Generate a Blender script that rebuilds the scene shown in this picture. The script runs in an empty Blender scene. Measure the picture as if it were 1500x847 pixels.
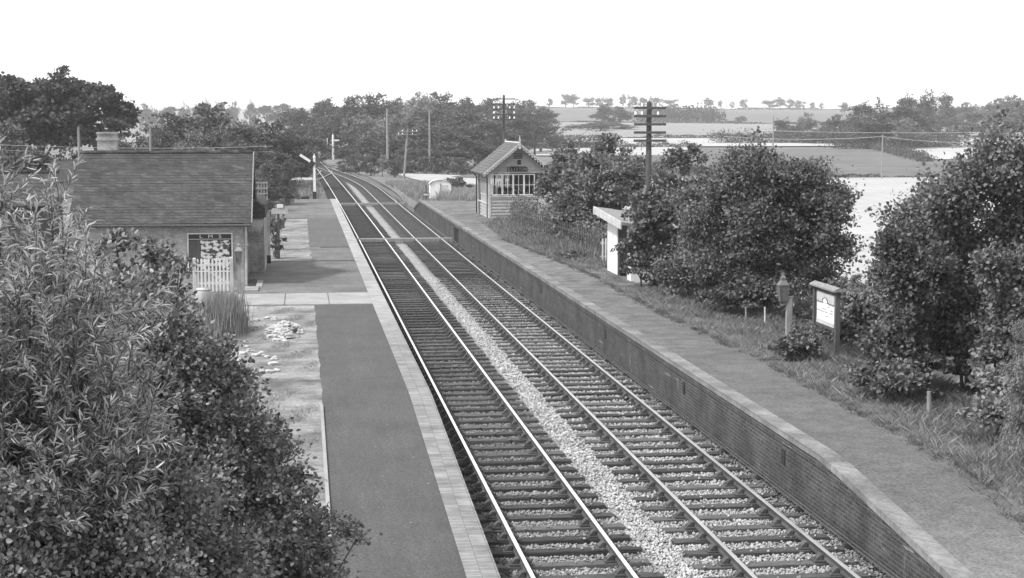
import bpy, bmesh, math, random
import numpy as np
from mathutils import Vector, Matrix, Euler
R = math.radians
scene = bpy.context.scene
COL = scene.collection
# ---------------------------------------------------------------- camera
EYE = 6.65                                   # height above rail level, on the road bridge
FPX = 2380.0
PIT = math.atan((423.5-180.0)/FPX)
YAW = math.atan((750-438)/FPX*math.cos(PIT))
cam = bpy.data.cameras.new('camera'); camo = bpy.data.objects.new('camera', cam); COL.objects.link(camo)
camo.location = (0, 0, EYE); camo.rotation_euler = (math.pi/2-PIT, 0, -YAW)
cam.sensor_width = 36; cam.lens = 36*FPX/1500; cam.clip_start = .1; cam.clip_end = 20000
scene.camera = camo
# ---------------------------------------------------------------- world, sun, exposure
SUN_EL, SUN_AZ = R(50), R(-112)              # azimuth from +Y, clockwise
w = bpy.data.worlds.new('World'); scene.world = w; w.use_nodes = True
wn = w.node_tree; wn.nodes.clear()
sky = wn.nodes.new('ShaderNodeTexSky'); sky.sky_type = 'NISHITA'; sky.sun_disc = False
sky.sun_elevation = SUN_EL; sky.sun_rotation = SUN_AZ; sky.dust_density = 2
bw = wn.nodes.new('ShaderNodeRGBToBW'); bg = wn.nodes.new('ShaderNodeBackground'); wo = wn.nodes.new('ShaderNodeOutputWorld')
wn.links.new(sky.outputs[0], bw.inputs[0]); veil = wn.nodes.new('ShaderNodeMath'); veil.operation = 'ADD'; veil.inputs[1].default_value = 4.7   # thin white cloud over the whole sky
wn.links.new(bw.outputs[0], veil.inputs[0]); wn.links.new(veil.outputs[0], bg.inputs[0]); wn.links.new(bg.outputs[0], wo.inputs[0])
bg.inputs[1].default_value = .15
sl = bpy.data.lights.new('sun', 'SUN'); sl.energy = 3.6; sl.angle = R(5)
so = bpy.data.objects.new('sun', sl); COL.objects.link(so)
sd = Vector((math.sin(SUN_AZ)*math.cos(SUN_EL), math.cos(SUN_AZ)*math.cos(SUN_EL), math.sin(SUN_EL)))
so.rotation_euler = sd.to_track_quat('Z', 'Y').to_euler()
vs = scene.view_settings; vs.view_transform = 'Standard'; vs.look = 'None'; vs.gamma = 1; vs.exposure = .3
scene.cycles.use_denoising = True
scene.cycles.max_bounces = 5; scene.cycles.volume_bounces = 1; scene.cycles.transparent_max_bounces = 4
try: scene.cycles.use_adaptive_sampling = True
except Exception: pass

# ---------------------------------------------------------------- pixel (1500x847 photo) to world helpers
cp_, sp_, cy_, sy_ = math.cos(PIT), math.sin(PIT), math.cos(YAW), math.sin(YAW)
FW = Vector((sy_*cp_, cy_*cp_, -sp_)); RT = Vector((cy_, -sy_, 0)); UP = Vector((sy_*sp_, cy_*sp_, cp_))
def ray(px, py): return FW+RT*((px-750)/FPX)+UP*((423.5-py)/FPX)
def at(px, py, Y):
    d = ray(px, py); t = Y/d.y; return Vector((d.x*t, Y, EYE+d.z*t))
def onz(px, py, z):
    d = ray(px, py); t = (z-EYE)/d.z; return Vector((d.x*t, d.y*t, z))

# ---------------------------------------------------------------- object helpers
def tag(o, label=None, cat=None, group=None, kind=None):
    if label: o['label'] = label
    if cat: o['category'] = cat
    if group: o['group'] = group
    if kind: o['kind'] = kind
    return o
def empty(name, loc, label, cat, group=None, rz=0):
    o = bpy.data.objects.new(name, None); COL.objects.link(o); o.location = loc; o.rotation_euler = (0, 0, rz)
    o.empty_display_size = .1
    return tag(o, label, cat, group)
def link(name, me, parent=None):
    o = bpy.data.objects.new(name, me); COL.objects.link(o)
    if parent: o.parent = parent
    return o
def copy_tree(o, parent=None):
    c = o.copy(); COL.objects.link(c)
    if parent: c.parent = parent
    for ch in list(o.children): copy_tree(ch, c)
    return c
class MB:
    """collects simple shapes; build() links them as ONE mesh"""
    def __init__(s): s.v = []; s.f = []; s.m = []
    def add(s, vs, fs, mi=0):
        k = len(s.v); s.v += [tuple(v) for v in vs]; s.f += [tuple(i+k for i in f) for f in fs]; s.m += [mi]*len(fs)
    def box(s, a, b, mi=0, M=None, ch=0.0):
        x0, y0, z0 = a; x1, y1, z1 = b
        if ch <= 0:
            vs = [(x0,y0,z0),(x1,y0,z0),(x1,y1,z0),(x0,y1,z0),(x0,y0,z1),(x1,y0,z1),(x1,y1,z1),(x0,y1,z1)]
            fs = [(0,3,2,1),(4,5,6,7),(0,1,5,4),(1,2,6,5),(2,3,7,6),(3,0,4,7)]
        else:                                     # chamfered upper edges
            c = ch
            vs = [(x0,y0,z0),(x1,y0,z0),(x1,y1,z0),(x0,y1,z0),(x0,y0,z1-c),(x1,y0,z1-c),(x1,y1,z1-c),(x0,y1,z1-c),
                  (x0+c,y0+c,z1),(x1-c,y0+c,z1),(x1-c,y1-c,z1),(x0+c,y1-c,z1)]
            fs = [(0,3,2,1),(0,1,5,4),(1,2,6,5),(2,3,7,6),(3,0,4,7),(4,5,9,8),(5,6,10,9),(6,7,11,10),(7,4,8,11),(8,9,10,11)]
        if M is not None: vs = [M @ Vector(v) for v in vs]
        s.add(vs, fs, mi); return s
    def bar(s, p, q, wd, hd=None, mi=0, upv=(0,0,1)):
        p, q = Vector(p), Vector(q); hd = hd or wd; d = (q-p); L = d.length; d.normalize()
        u = Vector(upv)
        if abs(d.dot(u)) > .95: u = Vector((0,1,0))
        sx = d.cross(u).normalized(); uz = sx.cross(d)
        vs = [o+sx*a*wd/2+uz*b*hd/2 for o in (p, q) for a, b in ((-1,-1),(1,-1),(1,1),(-1,1))]
        s.add(vs, [(3,2,1,0),(4,5,6,7),(0,1,5,4),(1,2,6,5),(2,3,7,6),(3,0,4,7)], mi); return s
    def tube(s, pts, rad, n=7, mi=0, caps=True):
        pts = [Vector(p) for p in pts]; rs = rad if isinstance(rad, (list, tuple)) else [rad]*len(pts)
        k = len(s.v); prev = None
        for i, p in enumerate(pts):
            d = (pts[min(i+1, len(pts)-1)]-pts[max(i-1, 0)]).normalized()
            u = Vector((1,0,0)) if abs(d.x) < .9 else Vector((0,1,0))
            if prev is not None: u = prev
            a = (u-d*u.dot(d)).normalized(); b = d.cross(a); prev = a
            for j in range(n):
                t = 2*math.pi*j/n; s.v.append(tuple(p+(a*math.cos(t)+b*math.sin(t))*rs[i]))
        for i in range(len(pts)-1):
            for j in range(n):
                s.f.append((k+i*n+j, k+i*n+(j+1)%n, k+(i+1)*n+(j+1)%n, k+(i+1)*n+j)); s.m.append(mi)
        if caps:
            s.f.append(tuple(k+j for j in reversed(range(n)))); s.m.append(mi)
            s.f.append(tuple(k+(len(pts)-1)*n+j for j in range(n))); s.m.append(mi)
        return s
    def lathe(s, c, prof, n=16, mi=0):
        c = Vector(c); return s.tube([c+Vector((0,0,z)) for r, z in prof], [max(r, .001) for r, z in prof], n, mi)
    def prism(s, poly, axis, a, b, mi=0):
        """poly in the two other axes, extruded along axis from a to b"""
        def mk(u, v, t): return {'x': (t,u,v), 'y': (u,t,v), 'z': (u,v,t)}[axis]
        n = len(poly); vs = [mk(u, v, a) for u, v in poly]+[mk(u, v, b) for u, v in poly]
        s.add(vs, [tuple(reversed(range(n))), tuple(range(n, 2*n))]+[(i, (i+1)%n, n+(i+1)%n, n+i) for i in range(n)], mi); return s
    def build(s, name, mats, parent=None, smooth=False):
        me = bpy.data.meshes.new(name); me.from_pydata(s.v, [], s.f)
        for m in (mats if isinstance(mats, (list, tuple)) else [mats]): me.materials.append(m)
        me.polygons.foreach_set('material_index', s.m)
        if smooth: me.polygons.foreach_set('use_smooth', [True]*len(s.f))
        bm = bmesh.new(); bm.from_mesh(me); bmesh.ops.recalc_face_normals(bm, faces=bm.faces); bm.to_mesh(me); bm.free()
        me.update(); return link(name, me, parent)

# ---------------------------------------------------------------- materials (a black and white photograph: every colour is a grey)
def g3(v): return (v, v, v, 1)
class NT:
    def __init__(s, name):
        s.m = bpy.data.materials.new(name); s.m.use_nodes = True; s.t = s.m.node_tree; s.n = s.t.nodes; s.n.clear()
        s.out = s.n.new('ShaderNodeOutputMaterial'); s.p = s.n.new('ShaderNodeBsdfPrincipled'); s.link(s.p.outputs[0], s.out.inputs[0])
        s.geo = s.n.new('ShaderNodeNewGeometry'); s.pos = s.geo.outputs['Position']
    def link(s, a, b): s.t.links.new(a, b)
    def noise(s, scale, detail=3, rough=.6, vec=None, stretch=None):
        n = s.n.new('ShaderNodeTexNoise'); n.inputs['Scale'].default_value = scale; n.inputs['Detail'].default_value = detail; n.inputs['Roughness'].default_value = rough
        v = vec or s.pos
        if stretch:
            mp = s.n.new('ShaderNodeMapping'); mp.inputs['Scale'].default_value = stretch; s.link(v, mp.inputs[0]); v = mp.outputs[0]
        s.link(v, n.inputs['Vector']); return n.outputs['Fac']
    def ramp(s, fac, lo, hi, a=0., b=1.):
        n = s.n.new('ShaderNodeMapRange'); n.inputs['From Min'].default_value = lo; n.inputs['From Max'].default_value = hi
        n.inputs['To Min'].default_value = a; n.inputs['To Max'].default_value = b; s.link(fac, n.inputs[0]); return n.outputs[0]
    def math(s, op, a, b=None):
        n = s.n.new('ShaderNodeMath'); n.operation = op
        for i, x in enumerate((a, b)):
            if x is None: continue
            if isinstance(x, (int, float)): n.inputs[i].default_value = x
            else: s.link(x, n.inputs[i])
        return n.outputs[0]
    def mix(s, f, a, b):
        n = s.n.new('ShaderNodeMix')
        for i, x in ((0, f), (2, a), (3, b)):
            if isinstance(x, (int, float)): n.inputs[i].default_value = x
            else: s.link(x, n.inputs[i])
        return n.outputs[0]
    def xyz(s):
        n = s.n.new('ShaderNodeSeparateXYZ'); s.link(s.pos, n.inputs[0]); return n.outputs
    def bump(s, h, strength=.5, dist=.02):
        n = s.n.new('ShaderNodeBump'); n.inputs['Strength'].default_value = strength; n.inputs['Distance'].default_value = dist
        s.link(h, n.inputs['Height']); s.link(n.outputs[0], s.p.inputs['Normal'])
    def done(s, col, rough=.85, metal=0, spec=.3):
        if isinstance(col, (int, float)): s.p.inputs['Base Color'].default_value = g3(col)
        else: s.link(col, s.p.inputs['Base Color'])
        if isinstance(rough, (int, float)): s.p.inputs['Roughness'].default_value = rough
        else: s.link(rough, s.p.inputs['Roughness'])
        s.p.inputs['Metallic'].default_value = metal; s.p.inputs['Specular IOR Level'].default_value = spec
        return s.m
def plain(name, c, var=.35, scale=4, fine=40, rough=.8, bump=.3, dist=.01, stretch=None, metal=0, spec=.3):
    t = NT(name); a = t.noise(scale, 4, stretch=stretch); b = t.noise(fine, 3, stretch=stretch)
    f = t.math('ADD', t.ramp(a, .3, .7, 1-var, 1+var), t.ramp(b, .3, .7, -var*.5, var*.5))
    if bump: t.bump(b, bump, dist)
    return t.done(t.math('MULTIPLY', f, c), rough, metal, spec)
def brick(name, c1, c2, mortar, bw_=.225, bh=.075, stain=.5, streak=None, vs_=1.0, msize=.012):
    t = NT(name); x, y, z = t.xyz()
    cb = t.n.new('ShaderNodeCombineXYZ'); t.link(t.math('ADD', x, y), cb.inputs[0]); t.link(t.math('MULTIPLY', z, vs_), cb.inputs[1])
    b = t.n.new('ShaderNodeTexBrick'); t.link(cb.outputs[0], b.inputs[0]); b.inputs['Scale'].default_value = 1
    b.inputs['Color1'].default_value = g3(c1); b.inputs['Color2'].default_value = g3(c2); b.inputs['Mortar'].default_value = g3(mortar)
    b.inputs['Brick Width'].default_value = bw_; b.inputs['Row Height'].default_value = bh; b.inputs['Mortar Size'].default_value = msize
    n1 = t.ramp(t.noise(.9, 5), .3, .7, 1-stain, 1+stain*.6); n2 = t.ramp(t.noise(9, 4, .7), .25, .75, .7, 1.3)
    col = t.math('MULTIPLY', t.math('MULTIPLY', b.outputs[0], n1), n2)
    if streak:                                    # lime runs and patches on dirty brick
        s1 = t.ramp(t.noise(1, 4, .7, stretch=(.6, .6, 9)), .66, .74, 0, 1); s2 = t.ramp(t.noise(1, 4, .8, stretch=(2.2, 2.2, .9)), .64, .8, 0, .8)
        col = t.mix(t.math('MULTIPLY', t.math('MAXIMUM', s1, s2), streak), col, .42)
    t.bump(t.math('ADD', t.math('MULTIPLY', b.outputs['Fac'], -1), t.noise(30)), .5, .01)
    return t.done(col, .9)
def leafmat(name, c, var=.45, trans=.3, rough=.55):
    t = NT(name); at_ = t.n.new('ShaderNodeAttribute'); at_.attribute_name = 'tone'
    oi = t.n.new('ShaderNodeObjectInfo')
    f = t.math('MULTIPLY', t.ramp(at_.outputs['Fac'], 0, 1, 1-var, 1+var), t.ramp(oi.outputs['Random'], 0, 1, .8, 1.2))
    col = t.math('MULTIPLY', f, c); m = t.done(col, rough, 0, .35)
    tr = t.n.new('ShaderNodeBsdfTranslucent'); t.link(col, tr.inputs[0]); mx = t.n.new('ShaderNodeMixShader'); mx.inputs[0].default_value = trans
    t.link(t.p.outputs[0], mx.inputs[1]); t.link(tr.outputs[0], mx.inputs[2]); t.link(mx.outputs[0], t.out.inputs[0]); return m

M = {}
def ballast_mat(name, stone):
    t = NT(name); x, y, z = t.xyz()
    d1 = t.ramp(t.math('ABSOLUTE', t.math('SUBTRACT', x, 4.0)), 1.25, 1.5, 1, 0)
    d1 = t.math('MULTIPLY', d1, t.ramp(y, 24, 48, .45, 1))
    d1 = t.math('MULTIPLY', d1, t.ramp(t.noise(.35, 3), .3, .7, .7, 1.15))
    d2 = t.ramp(t.math('ABSOLUTE', t.math('SUBTRACT', x, 7.3)), 1.2, 1.5, 1, 0)
    d2 = t.math('MULTIPLY', d2, t.ramp(t.math('ADD', y, t.math('MULTIPLY', t.noise(.15, 3), 30)), 68, 92, 0, 1))
    d2 = t.math('MAXIMUM', d2, t.ramp(t.math('ABSOLUTE', t.math('SUBTRACT', x, 7.3)), 1.2, 1.45, .22, 0))
    d3 = t.ramp(t.math('ADD', x, t.math('MULTIPLY', t.noise(1.5, 4), .8)), 8.75, 9.1, 0, .75)
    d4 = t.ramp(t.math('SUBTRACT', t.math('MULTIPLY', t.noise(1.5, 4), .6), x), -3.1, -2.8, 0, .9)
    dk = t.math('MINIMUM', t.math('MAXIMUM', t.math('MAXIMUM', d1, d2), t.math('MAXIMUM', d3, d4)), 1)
    if stone:
        ge = t.geo.outputs['Random Per Island']; v = t.ramp(ge, 0, 1, .55, 1.35)
    else:
        vo = t.n.new('ShaderNodeTexVoronoi'); vo.inputs['Scale'].default_value = 16; t.link(t.pos, vo.inputs['Vector'])
        v = t.ramp(vo.outputs['Distance'], 0, .7, 1.3, .4); t.bump(vo.outputs['Distance'], .9, .03)
    v = t.math('MULTIPLY', v, t.ramp(t.noise(1.1, 4), .3, .7, .8, 1.2))
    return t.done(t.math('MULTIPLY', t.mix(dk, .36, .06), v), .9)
M['ballast'] = ballast_mat('ballast', False); M['stone'] = ballast_mat('ballast_stone', True)
M['sleeper'] = plain('creosoted_timber', .06, .45, 3, 25, .85, .6, .01, (1, 9, 9))
_t = M['sleeper'].node_tree; _p = [n for n in _t.nodes if n.type == 'BSDF_PRINCIPLED'][0]; _s = _p.inputs['Base Color'].links[0].from_socket
_o = _t.nodes.new('ShaderNodeObjectInfo'); _r = _t.nodes.new('ShaderNodeMapRange'); _r.inputs[3].default_value = .5; _r.inputs[4].default_value = 1.6; _m = _t.nodes.new('ShaderNodeMath'); _m.operation = 'MULTIPLY'
_t.links.new(_o.outputs['Random'], _r.inputs[0]); _t.links.new(_r.outputs[0], _m.inputs[0]); _t.links.new(_s, _m.inputs[1]); _t.links.new(_m.outputs[0], _p.inputs['Base Color'])
M['rust'] = plain('rusty_iron', .06, .35, 3, 40, .75)
M['rusty_rail'] = plain('rusty_rail_top', .16, .3, 3, 40, .6)
M['polish'] = plain('polished_rail_top', .92, .06, 1, 60, .28, 0, metal=.85)
M['polish2'] = plain('worn_rail_top', .55, .15, 1, 60, .38, 0, metal=.85)
M['wood_key'] = plain('oak_key', .14, .3)
M['wood_grey'] = plain('weathered_timber', .2, .3, 2, 30, .85, .5, .01, (6, 6, 1))
M['wood_dark'] = plain('dark_timber', .07, .3, 2, 30, .85, .4, .01, (6, 6, 1))
M['white'] = plain('white_paint', .62, .12, 2.5, 30, .6, .2)
M['offwhite'] = plain('dirty_white_paint', .4, .25, 2, 20, .75, .3)
M['lantern_grey'] = plain('lantern_grey', .12, .3, 5, 30)
M['black'] = plain('black_paint', .025, .2, 4, 40, .5, .1)
M['glass_dark'] = plain('dark_glass', .02, .1, 3, 30, .12, 0, spec=.6)
M['porcelain'] = plain('white_porcelain', .85, .05, 4, 30, .2, 0, spec=.6)
M['concrete'] = plain('pale_concrete', .25, .2, .9, 18, .9, .5, .01)
M['limestone'] = plain('pale_stone', .36, .35, 6, 30, .9, .5, .02)
M['barrel'] = plain('pale_barrel', .33, .2, 5, 25, .8, .3)
def tarmac(name, c, var):
    t = NT(name); a = t.ramp(t.noise(.55, 5, .65), .3, .7, 1-var, 1+var); b = t.math('MULTIPLY', t.ramp(t.noise(24, 2, .8), .36, .64, .72, 1.3), t.ramp(t.noise(60, 1), .35, .65, .8, 1.2))
    s = t.ramp(t.noise(9, 1), .78, .8, 0, .7); l = t.ramp(t.noise(.8, 3, .7, stretch=(5, .5, 1)), .45, .75, 1, 1.22)
    t.bump(t.noise(90, 2), .5, .008); return t.done(t.mix(s, t.math('MULTIPLY', t.math('MULTIPLY', t.math('MULTIPLY', a, b), c), l), .3), .88)
M['tarmac'] = tarmac('platform_tarmac', .062, .16)
M['tarmac_pale'] = tarmac('worn_platform_tarmac', .105, .38)
M['tarmac_patch'] = tarmac('tarmac_patch', .075, .12)
def pf_right():
    t = NT('cracked_platform_surface'); x, y, z = t.xyz()
    near = t.ramp(y, 30, 62, 0, 1); n = t.ramp(t.noise(1.2, 5, .7, stretch=(.7, 1.6, 1)), .32, .68, .55, 1.5)
    f = t.math('MULTIPLY', t.ramp(t.noise(18, 3, .8), .36, .64, .7, 1.35), t.ramp(t.noise(3, 5, .7), .35, .65, .82, 1.2))
    base = t.mix(near, t.math('MULTIPLY', t.ramp(t.noise(.5, 4), .3, .7, .8, 1.2), .088), t.math('MULTIPLY', n, .125))
    nearw = t.ramp(y, 25, 20, 0, 1); base = t.mix(nearw, base, .15)
    moss = t.math('MULTIPLY', t.ramp(t.noise(.9, 5, .75), .48, .58, 0, .8), near)
    t.bump(t.noise(40, 3), .6, .012); return t.done(t.math('MULTIPLY', t.mix(moss, base, .06), f), .9)
M['pf_right'] = pf_right()
M['coping'] = brick('coping_slabs', .15, .2, .13, .6, .9, .45, None, 1, .01)
def coping_l():
    t = NT('brick_coping'); x, y, z = t.xyz(); cb = t.n.new('ShaderNodeCombineXYZ'); t.link(y, cb.inputs[0]); t.link(x, cb.inputs[1])
    b = t.n.new('ShaderNodeTexBrick'); t.link(cb.outputs[0], b.inputs[0]); b.inputs['Scale'].default_value = 1
    b.inputs['Color1'].default_value = g3(.15); b.inputs['Color2'].default_value = g3(.23); b.inputs['Mortar'].default_value = g3(.11)
    b.inputs['Brick Width'].default_value = .078; b.inputs['Row Height'].default_value = .23; b.inputs['Mortar Size'].default_value = .006
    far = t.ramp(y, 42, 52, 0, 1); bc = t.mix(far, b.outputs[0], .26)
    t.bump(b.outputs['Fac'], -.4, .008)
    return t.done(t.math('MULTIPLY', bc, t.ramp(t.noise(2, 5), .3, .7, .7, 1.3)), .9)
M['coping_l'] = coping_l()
M['brick_wall'] = brick('engineering_brick', .033, .06, .085, stain=.5, streak=.7)
M['brick_house'] = brick('station_brick', .27, .38, .33, stain=.45, msize=.014)
M['slate'] = brick('slate', .04, .065, .025, .3, .16, .35, None, 1.6, .008)
def lichen_slate():
    m = M['slate']; t = m.node_tree; p = [n for n in t.nodes if n.type == 'BSDF_PRINCIPLED'][0]
    src = p.inputs['Base Color'].links[0].from_socket; n = t.nodes.new('ShaderNodeTexNoise'); n.inputs['Scale'].default_value = 7; n.inputs['Detail'].default_value = 6
    g = [q for q in t.nodes if q.type == 'NEW_GEOMETRY'][0]; mp = t.nodes.new('ShaderNodeMapping'); mp.inputs['Scale'].default_value = (.35, .35, 1.3)
    t.links.new(g.outputs['Position'], mp.inputs[0]); t.links.new(mp.outputs[0], n.inputs['Vector'])
    r = t.nodes.new('ShaderNodeMapRange'); r.inputs[1].default_value = .57; r.inputs[2].default_value = .72; r.inputs[4].default_value = .55; t.links.new(n.outputs[0], r.inputs[0])
    mx = t.nodes.new('ShaderNodeMix'); t.links.new(r.outputs[0], mx.inputs[0]); t.links.new(src, mx.inputs[2]); mx.inputs[3].default_value = .12
    t.links.new(mx.outputs[0], p.inputs['Base Color'])
lichen_slate()
M['slate_pale'] = brick('pale_slate', .09, .13, .06, .25, .17, .25, None, 1.5, .008)
M['board_mid'] = plain('painted_boarding', .29, .18, 1.5, 25, .8, .3, .01, (1, 1, 5))
M['board_light'] = plain('light_boarding', .42, .15, 1.5, 25, .8, .3)
def ground_mat():
    t = NT('meadow'); a = t.ramp(t.noise(.03, 5), .3, .7, .7, 1.3); b = t.ramp(t.noise(1.2, 5, .7), .3, .7, .6, 1.4)
    t.bump(t.noise(6, 5), .6, .1); return t.done(t.math('MULTIPLY', t.math('MULTIPLY', a, b), .13), .95)
M['ground'] = ground_mat()
def field_mat(name, c, var=.15, rows=0):
    t = NT(name); a = t.ramp(t.noise(.02, 4, stretch=(1, 2.5, 1)), .3, .7, 1-var, 1+var); b = t.ramp(t.noise(.5, 5, .75, stretch=(1, .5, 1)), .3, .7, 1-var, 1+var)
    return t.done(t.math('MULTIPLY', t.math('MULTIPLY', a, b), c), .95)
M['f_white'] = field_mat('ripe_corn', .32, .14); M['f_hay'] = field_mat('rough_pasture', .10, .3)
M['f_light'] = field_mat('pale_pasture', .19, .12); M['f_mid'] = field_mat('upper_pasture', .11, .2)
M['f_bright'] = field_mat('mown_corn', .33, .1)
M['dry_grass'] = leafmat('dry_grass', .24, .4, .3, .8); M['grass'] = leafmat('verge_grass', .15, .45, .35, .8)
M['weed'] = leafmat('weed_stalks', .2, .45, .3, .8); M['weed_dark'] = leafmat('dark_weed', .11, .45, .3, .8)
M['leaf_willow'] = leafmat('willow_leaf', .38, .6, .35, .5); M['leaf_dark'] = leafmat('thorn_leaf', .155, .7, .22, .45)
M['leaf_syc'] = leafmat('sycamore_leaf', .125, .5, .25, .55); M['leaf_far'] = leafmat('far_leaf', .08, .45, .25, .7)
M['leaf_pale'] = leafmat('pale_leaf', .17, .45, .25, .7); M['leaf_spray'] = leafmat('conifer_spray', .2, .35, .3, .7)
M['bark'] = plain('bark', .09, .4, 3, 20, .95, .8, .03, (3, 3, .6))
def lawn():
    t = NT('worn_lawn'); a = t.ramp(t.noise(.6, 6, .75, stretch=(.7, 1, 1)), .36, .64, .08, .3); b = t.ramp(t.noise(14, 4), .3, .7, .75, 1.25)
    t.bump(t.noise(30, 3), .8, .03); return t.done(t.math('MULTIPLY', a, b), .95)
M['lawn'] = lawn()

# ---------------------------------------------------------------- terrain
def sstep(a, b, x):
    t = np.clip((x-a)/(b-a), 0, 1); return t*t*(3-2*t)
PROF_Y = np.array([-200, 0, 100, 150, 216, 350, 500, 800, 1300, 1700, 2300, 3000, 3600, 5000.])
PROF_Z = np.array([-1.2, -1.2, -1.2, -1.2, -1.0, .5, 2.4, 6.9, 19.0, 12, 14, 32, 24, -5])
PROF_L = np.array([-1.2, -1.2, -1.2, -.5, -.2, .3, -1, 0, 3, 5, 12, 32, 24, -5])
def zL(y): return np.interp(y, [14, 22, 35, 127, 136], [-.1, .08, .75, .75, .15])
def zR(y): return np.interp(y, [14, 26.6, 120.6, 127], [-.3, .9, .9, .1])
def hbase(x, y):
    az = x/np.maximum(y, 30.)                      # 0.13 and up: the right-hand hill
    k = sstep(-.02, .16, az-.0)
    z = np.interp(y, PROF_Y, PROF_L)*(1-k)+np.interp(y, PROF_Y, PROF_Z)*k
    return z+sstep(300, 900, y)*(1.2*np.sin(x*.009+1)+.8*np.sin(y*.013+x*.004))
def ht(x, y):
    x = np.asarray(x, float); y = np.asarray(y, float); b = hbase(x, y)
    near = 1-sstep(150, 215, y)
    left = np.where(x < -2, np.interp(y, [20, 36, 127, 140], [.5, .74, .74, .2]), np.minimum(zL(y)-.012, .74))
    right = np.where(x > 11, np.interp(y, [15, 26, 120, 128], [.45, .86, .86, .1]), zR(y)-.03)
    r2 = right*(1-sstep(13.5, 19, x))+b*sstep(13.5, 19, x)
    l2 = left*(1-sstep(14, 30, -x))+b*sstep(14, 30, -x)
    z = np.where(x < 2.3, l2, np.where(x > 9.2, r2, -.42))
    z = np.where((x >= 2.3) & (x <= 2.6), l2+(-.42-l2)*(x-2.3)/.3, z)
    z = np.where((x >= 9.1) & (x <= 9.2), -.42, z)
    zfar = np.where((x > 9.2) & (y > 127), np.maximum(z, -.42), z)
    bed = -.42+(b+.42)*sstep(5, 20, np.abs(x-4))*1.0
    return np.where(y < 150, zfar, zfar*near+(1-near)*np.where(y < 400, bed, b))
xs = np.unique(np.concatenate([np.linspace(-2600, -300, 24), np.linspace(-300, -40, 27), np.linspace(-40, -4, 19), np.linspace(-4, 2, 13), [2.2, 2.3, 2.45, 2.6], np.linspace(3, 9, 7), [9.1, 9.2, 9.35, 9.6], np.linspace(10, 24, 29), np.linspace(24, 120, 49), np.linspace(120, 500, 60), np.linspace(500, 3600, 60)]))
ys = np.unique(np.concatenate([np.linspace(-150, 10, 9), np.linspace(10, 150, 141), np.linspace(150, 500, 90), np.linspace(500, 1500, 100), np.linspace(1500, 5000, 60)]))
def grid_mesh(name, X, Y, Z, mat):
    ny, nx = X.shape; me = bpy.data.meshes.new(name)
    V = np.stack([X, Y, Z], -1).reshape(-1, 3); i = np.arange(nx*ny).reshape(ny, nx)
    Fq = np.stack([i[:-1, :-1], i[:-1, 1:], i[1:, 1:], i[1:, :-1]], -1).reshape(-1, 4)
    raw_mesh(me, V, Fq); me.materials.append(mat); me.polygons.foreach_set('use_smooth', np.ones(len(Fq), bool)); return me
def raw_mesh(me, V, Fq):
    k = Fq.shape[1]; me.vertices.add(len(V)); me.vertices.foreach_set('co', V.astype(np.float32).ravel())
    me.loops.add(len(Fq)*k); me.loops.foreach_set('vertex_index', Fq.astype(np.int32).ravel())
    me.polygons.add(len(Fq)); me.polygons.foreach_set('loop_start', np.arange(len(Fq), dtype=np.int32)*k)
    me.update(calc_edges=True)
XX, YY = np.meshgrid(xs, ys)
tag(link('ground', grid_mesh('ground', XX, YY, ht(XX, YY), M['ground'])), 'grassy ground rolling away to low hills', kind='structure')
def T(x, y): return float(ht(x, y))
def patch(name, c, mat, label, off=.12, n=(40, 24)):
    """four world corners (x,y): near-left, near-right, far-right, far-left, draped on the terrain"""
    u = np.linspace(0, 1, n[0]); v = np.linspace(0, 1, n[1]); U, V = np.meshgrid(u, v); c = np.array(c, float)
    Pq = [(1-U)*(1-V)*c[0][k]+U*(1-V)*c[1][k]+U*V*c[2][k]+(1-U)*V*c[3][k] for k in (0, 1)]
    o = link(name, grid_mesh(name, Pq[0], Pq[1], ht(Pq[0], Pq[1])+off, mat)); return tag(o, label, kind='structure')
patch('corn_field', [(21, 62), (120, 62), (125, 216), (13, 226)], M['f_white'], 'pale ripe corn field beyond the right platform trees', .1, (90, 60))
patch('rough_pasture', [(20, 217), (170, 217), (200, 330), (70, 372)], M['f_hay'], 'dark rough pasture beyond the pale corn', .15, (60, 50))
patch('mown_field', [(36, 315), (75, 315), (95, 385), (42, 385)], M['f_bright'], 'bright mown field behind the signal box', .2, (50, 40))
patch('corn_corner', [(112, 284), (150, 275), (200, 373), (134, 373)], M['f_bright'], 'bright corn field corner right of the dark pasture', .32, (40, 40))
patch('bright_field', [(35, 376), (260, 376), (330, 455), (55, 455)], M['f_bright'], 'bright corn strip beyond the dark pasture', .3, (60, 30))
patch('pale_field', [(70, 460), (330, 460), (520, 755), (110, 755)], M['f_light'], 'pale grey field on the lower hillside', .35, (60, 60))
patch('hill_field', [(115, 765), (560, 765), (800, 1275), (180, 1275)], M['f_mid'], 'darker field climbing to the hilltop', .4, (60, 60))
patch('crest_field', [(180, 1285), (830, 1285), (850, 1310), (185, 1310)], M['f_bright'], 'thin bright strip along the hill crest', .5, (60, 6))
patch('left_field', [(-115, 560), (-50, 560), (-70, 800), (-160, 800)], M['f_light'], 'pale field glimpsed between the trees at left', .5, (30, 30))

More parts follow.
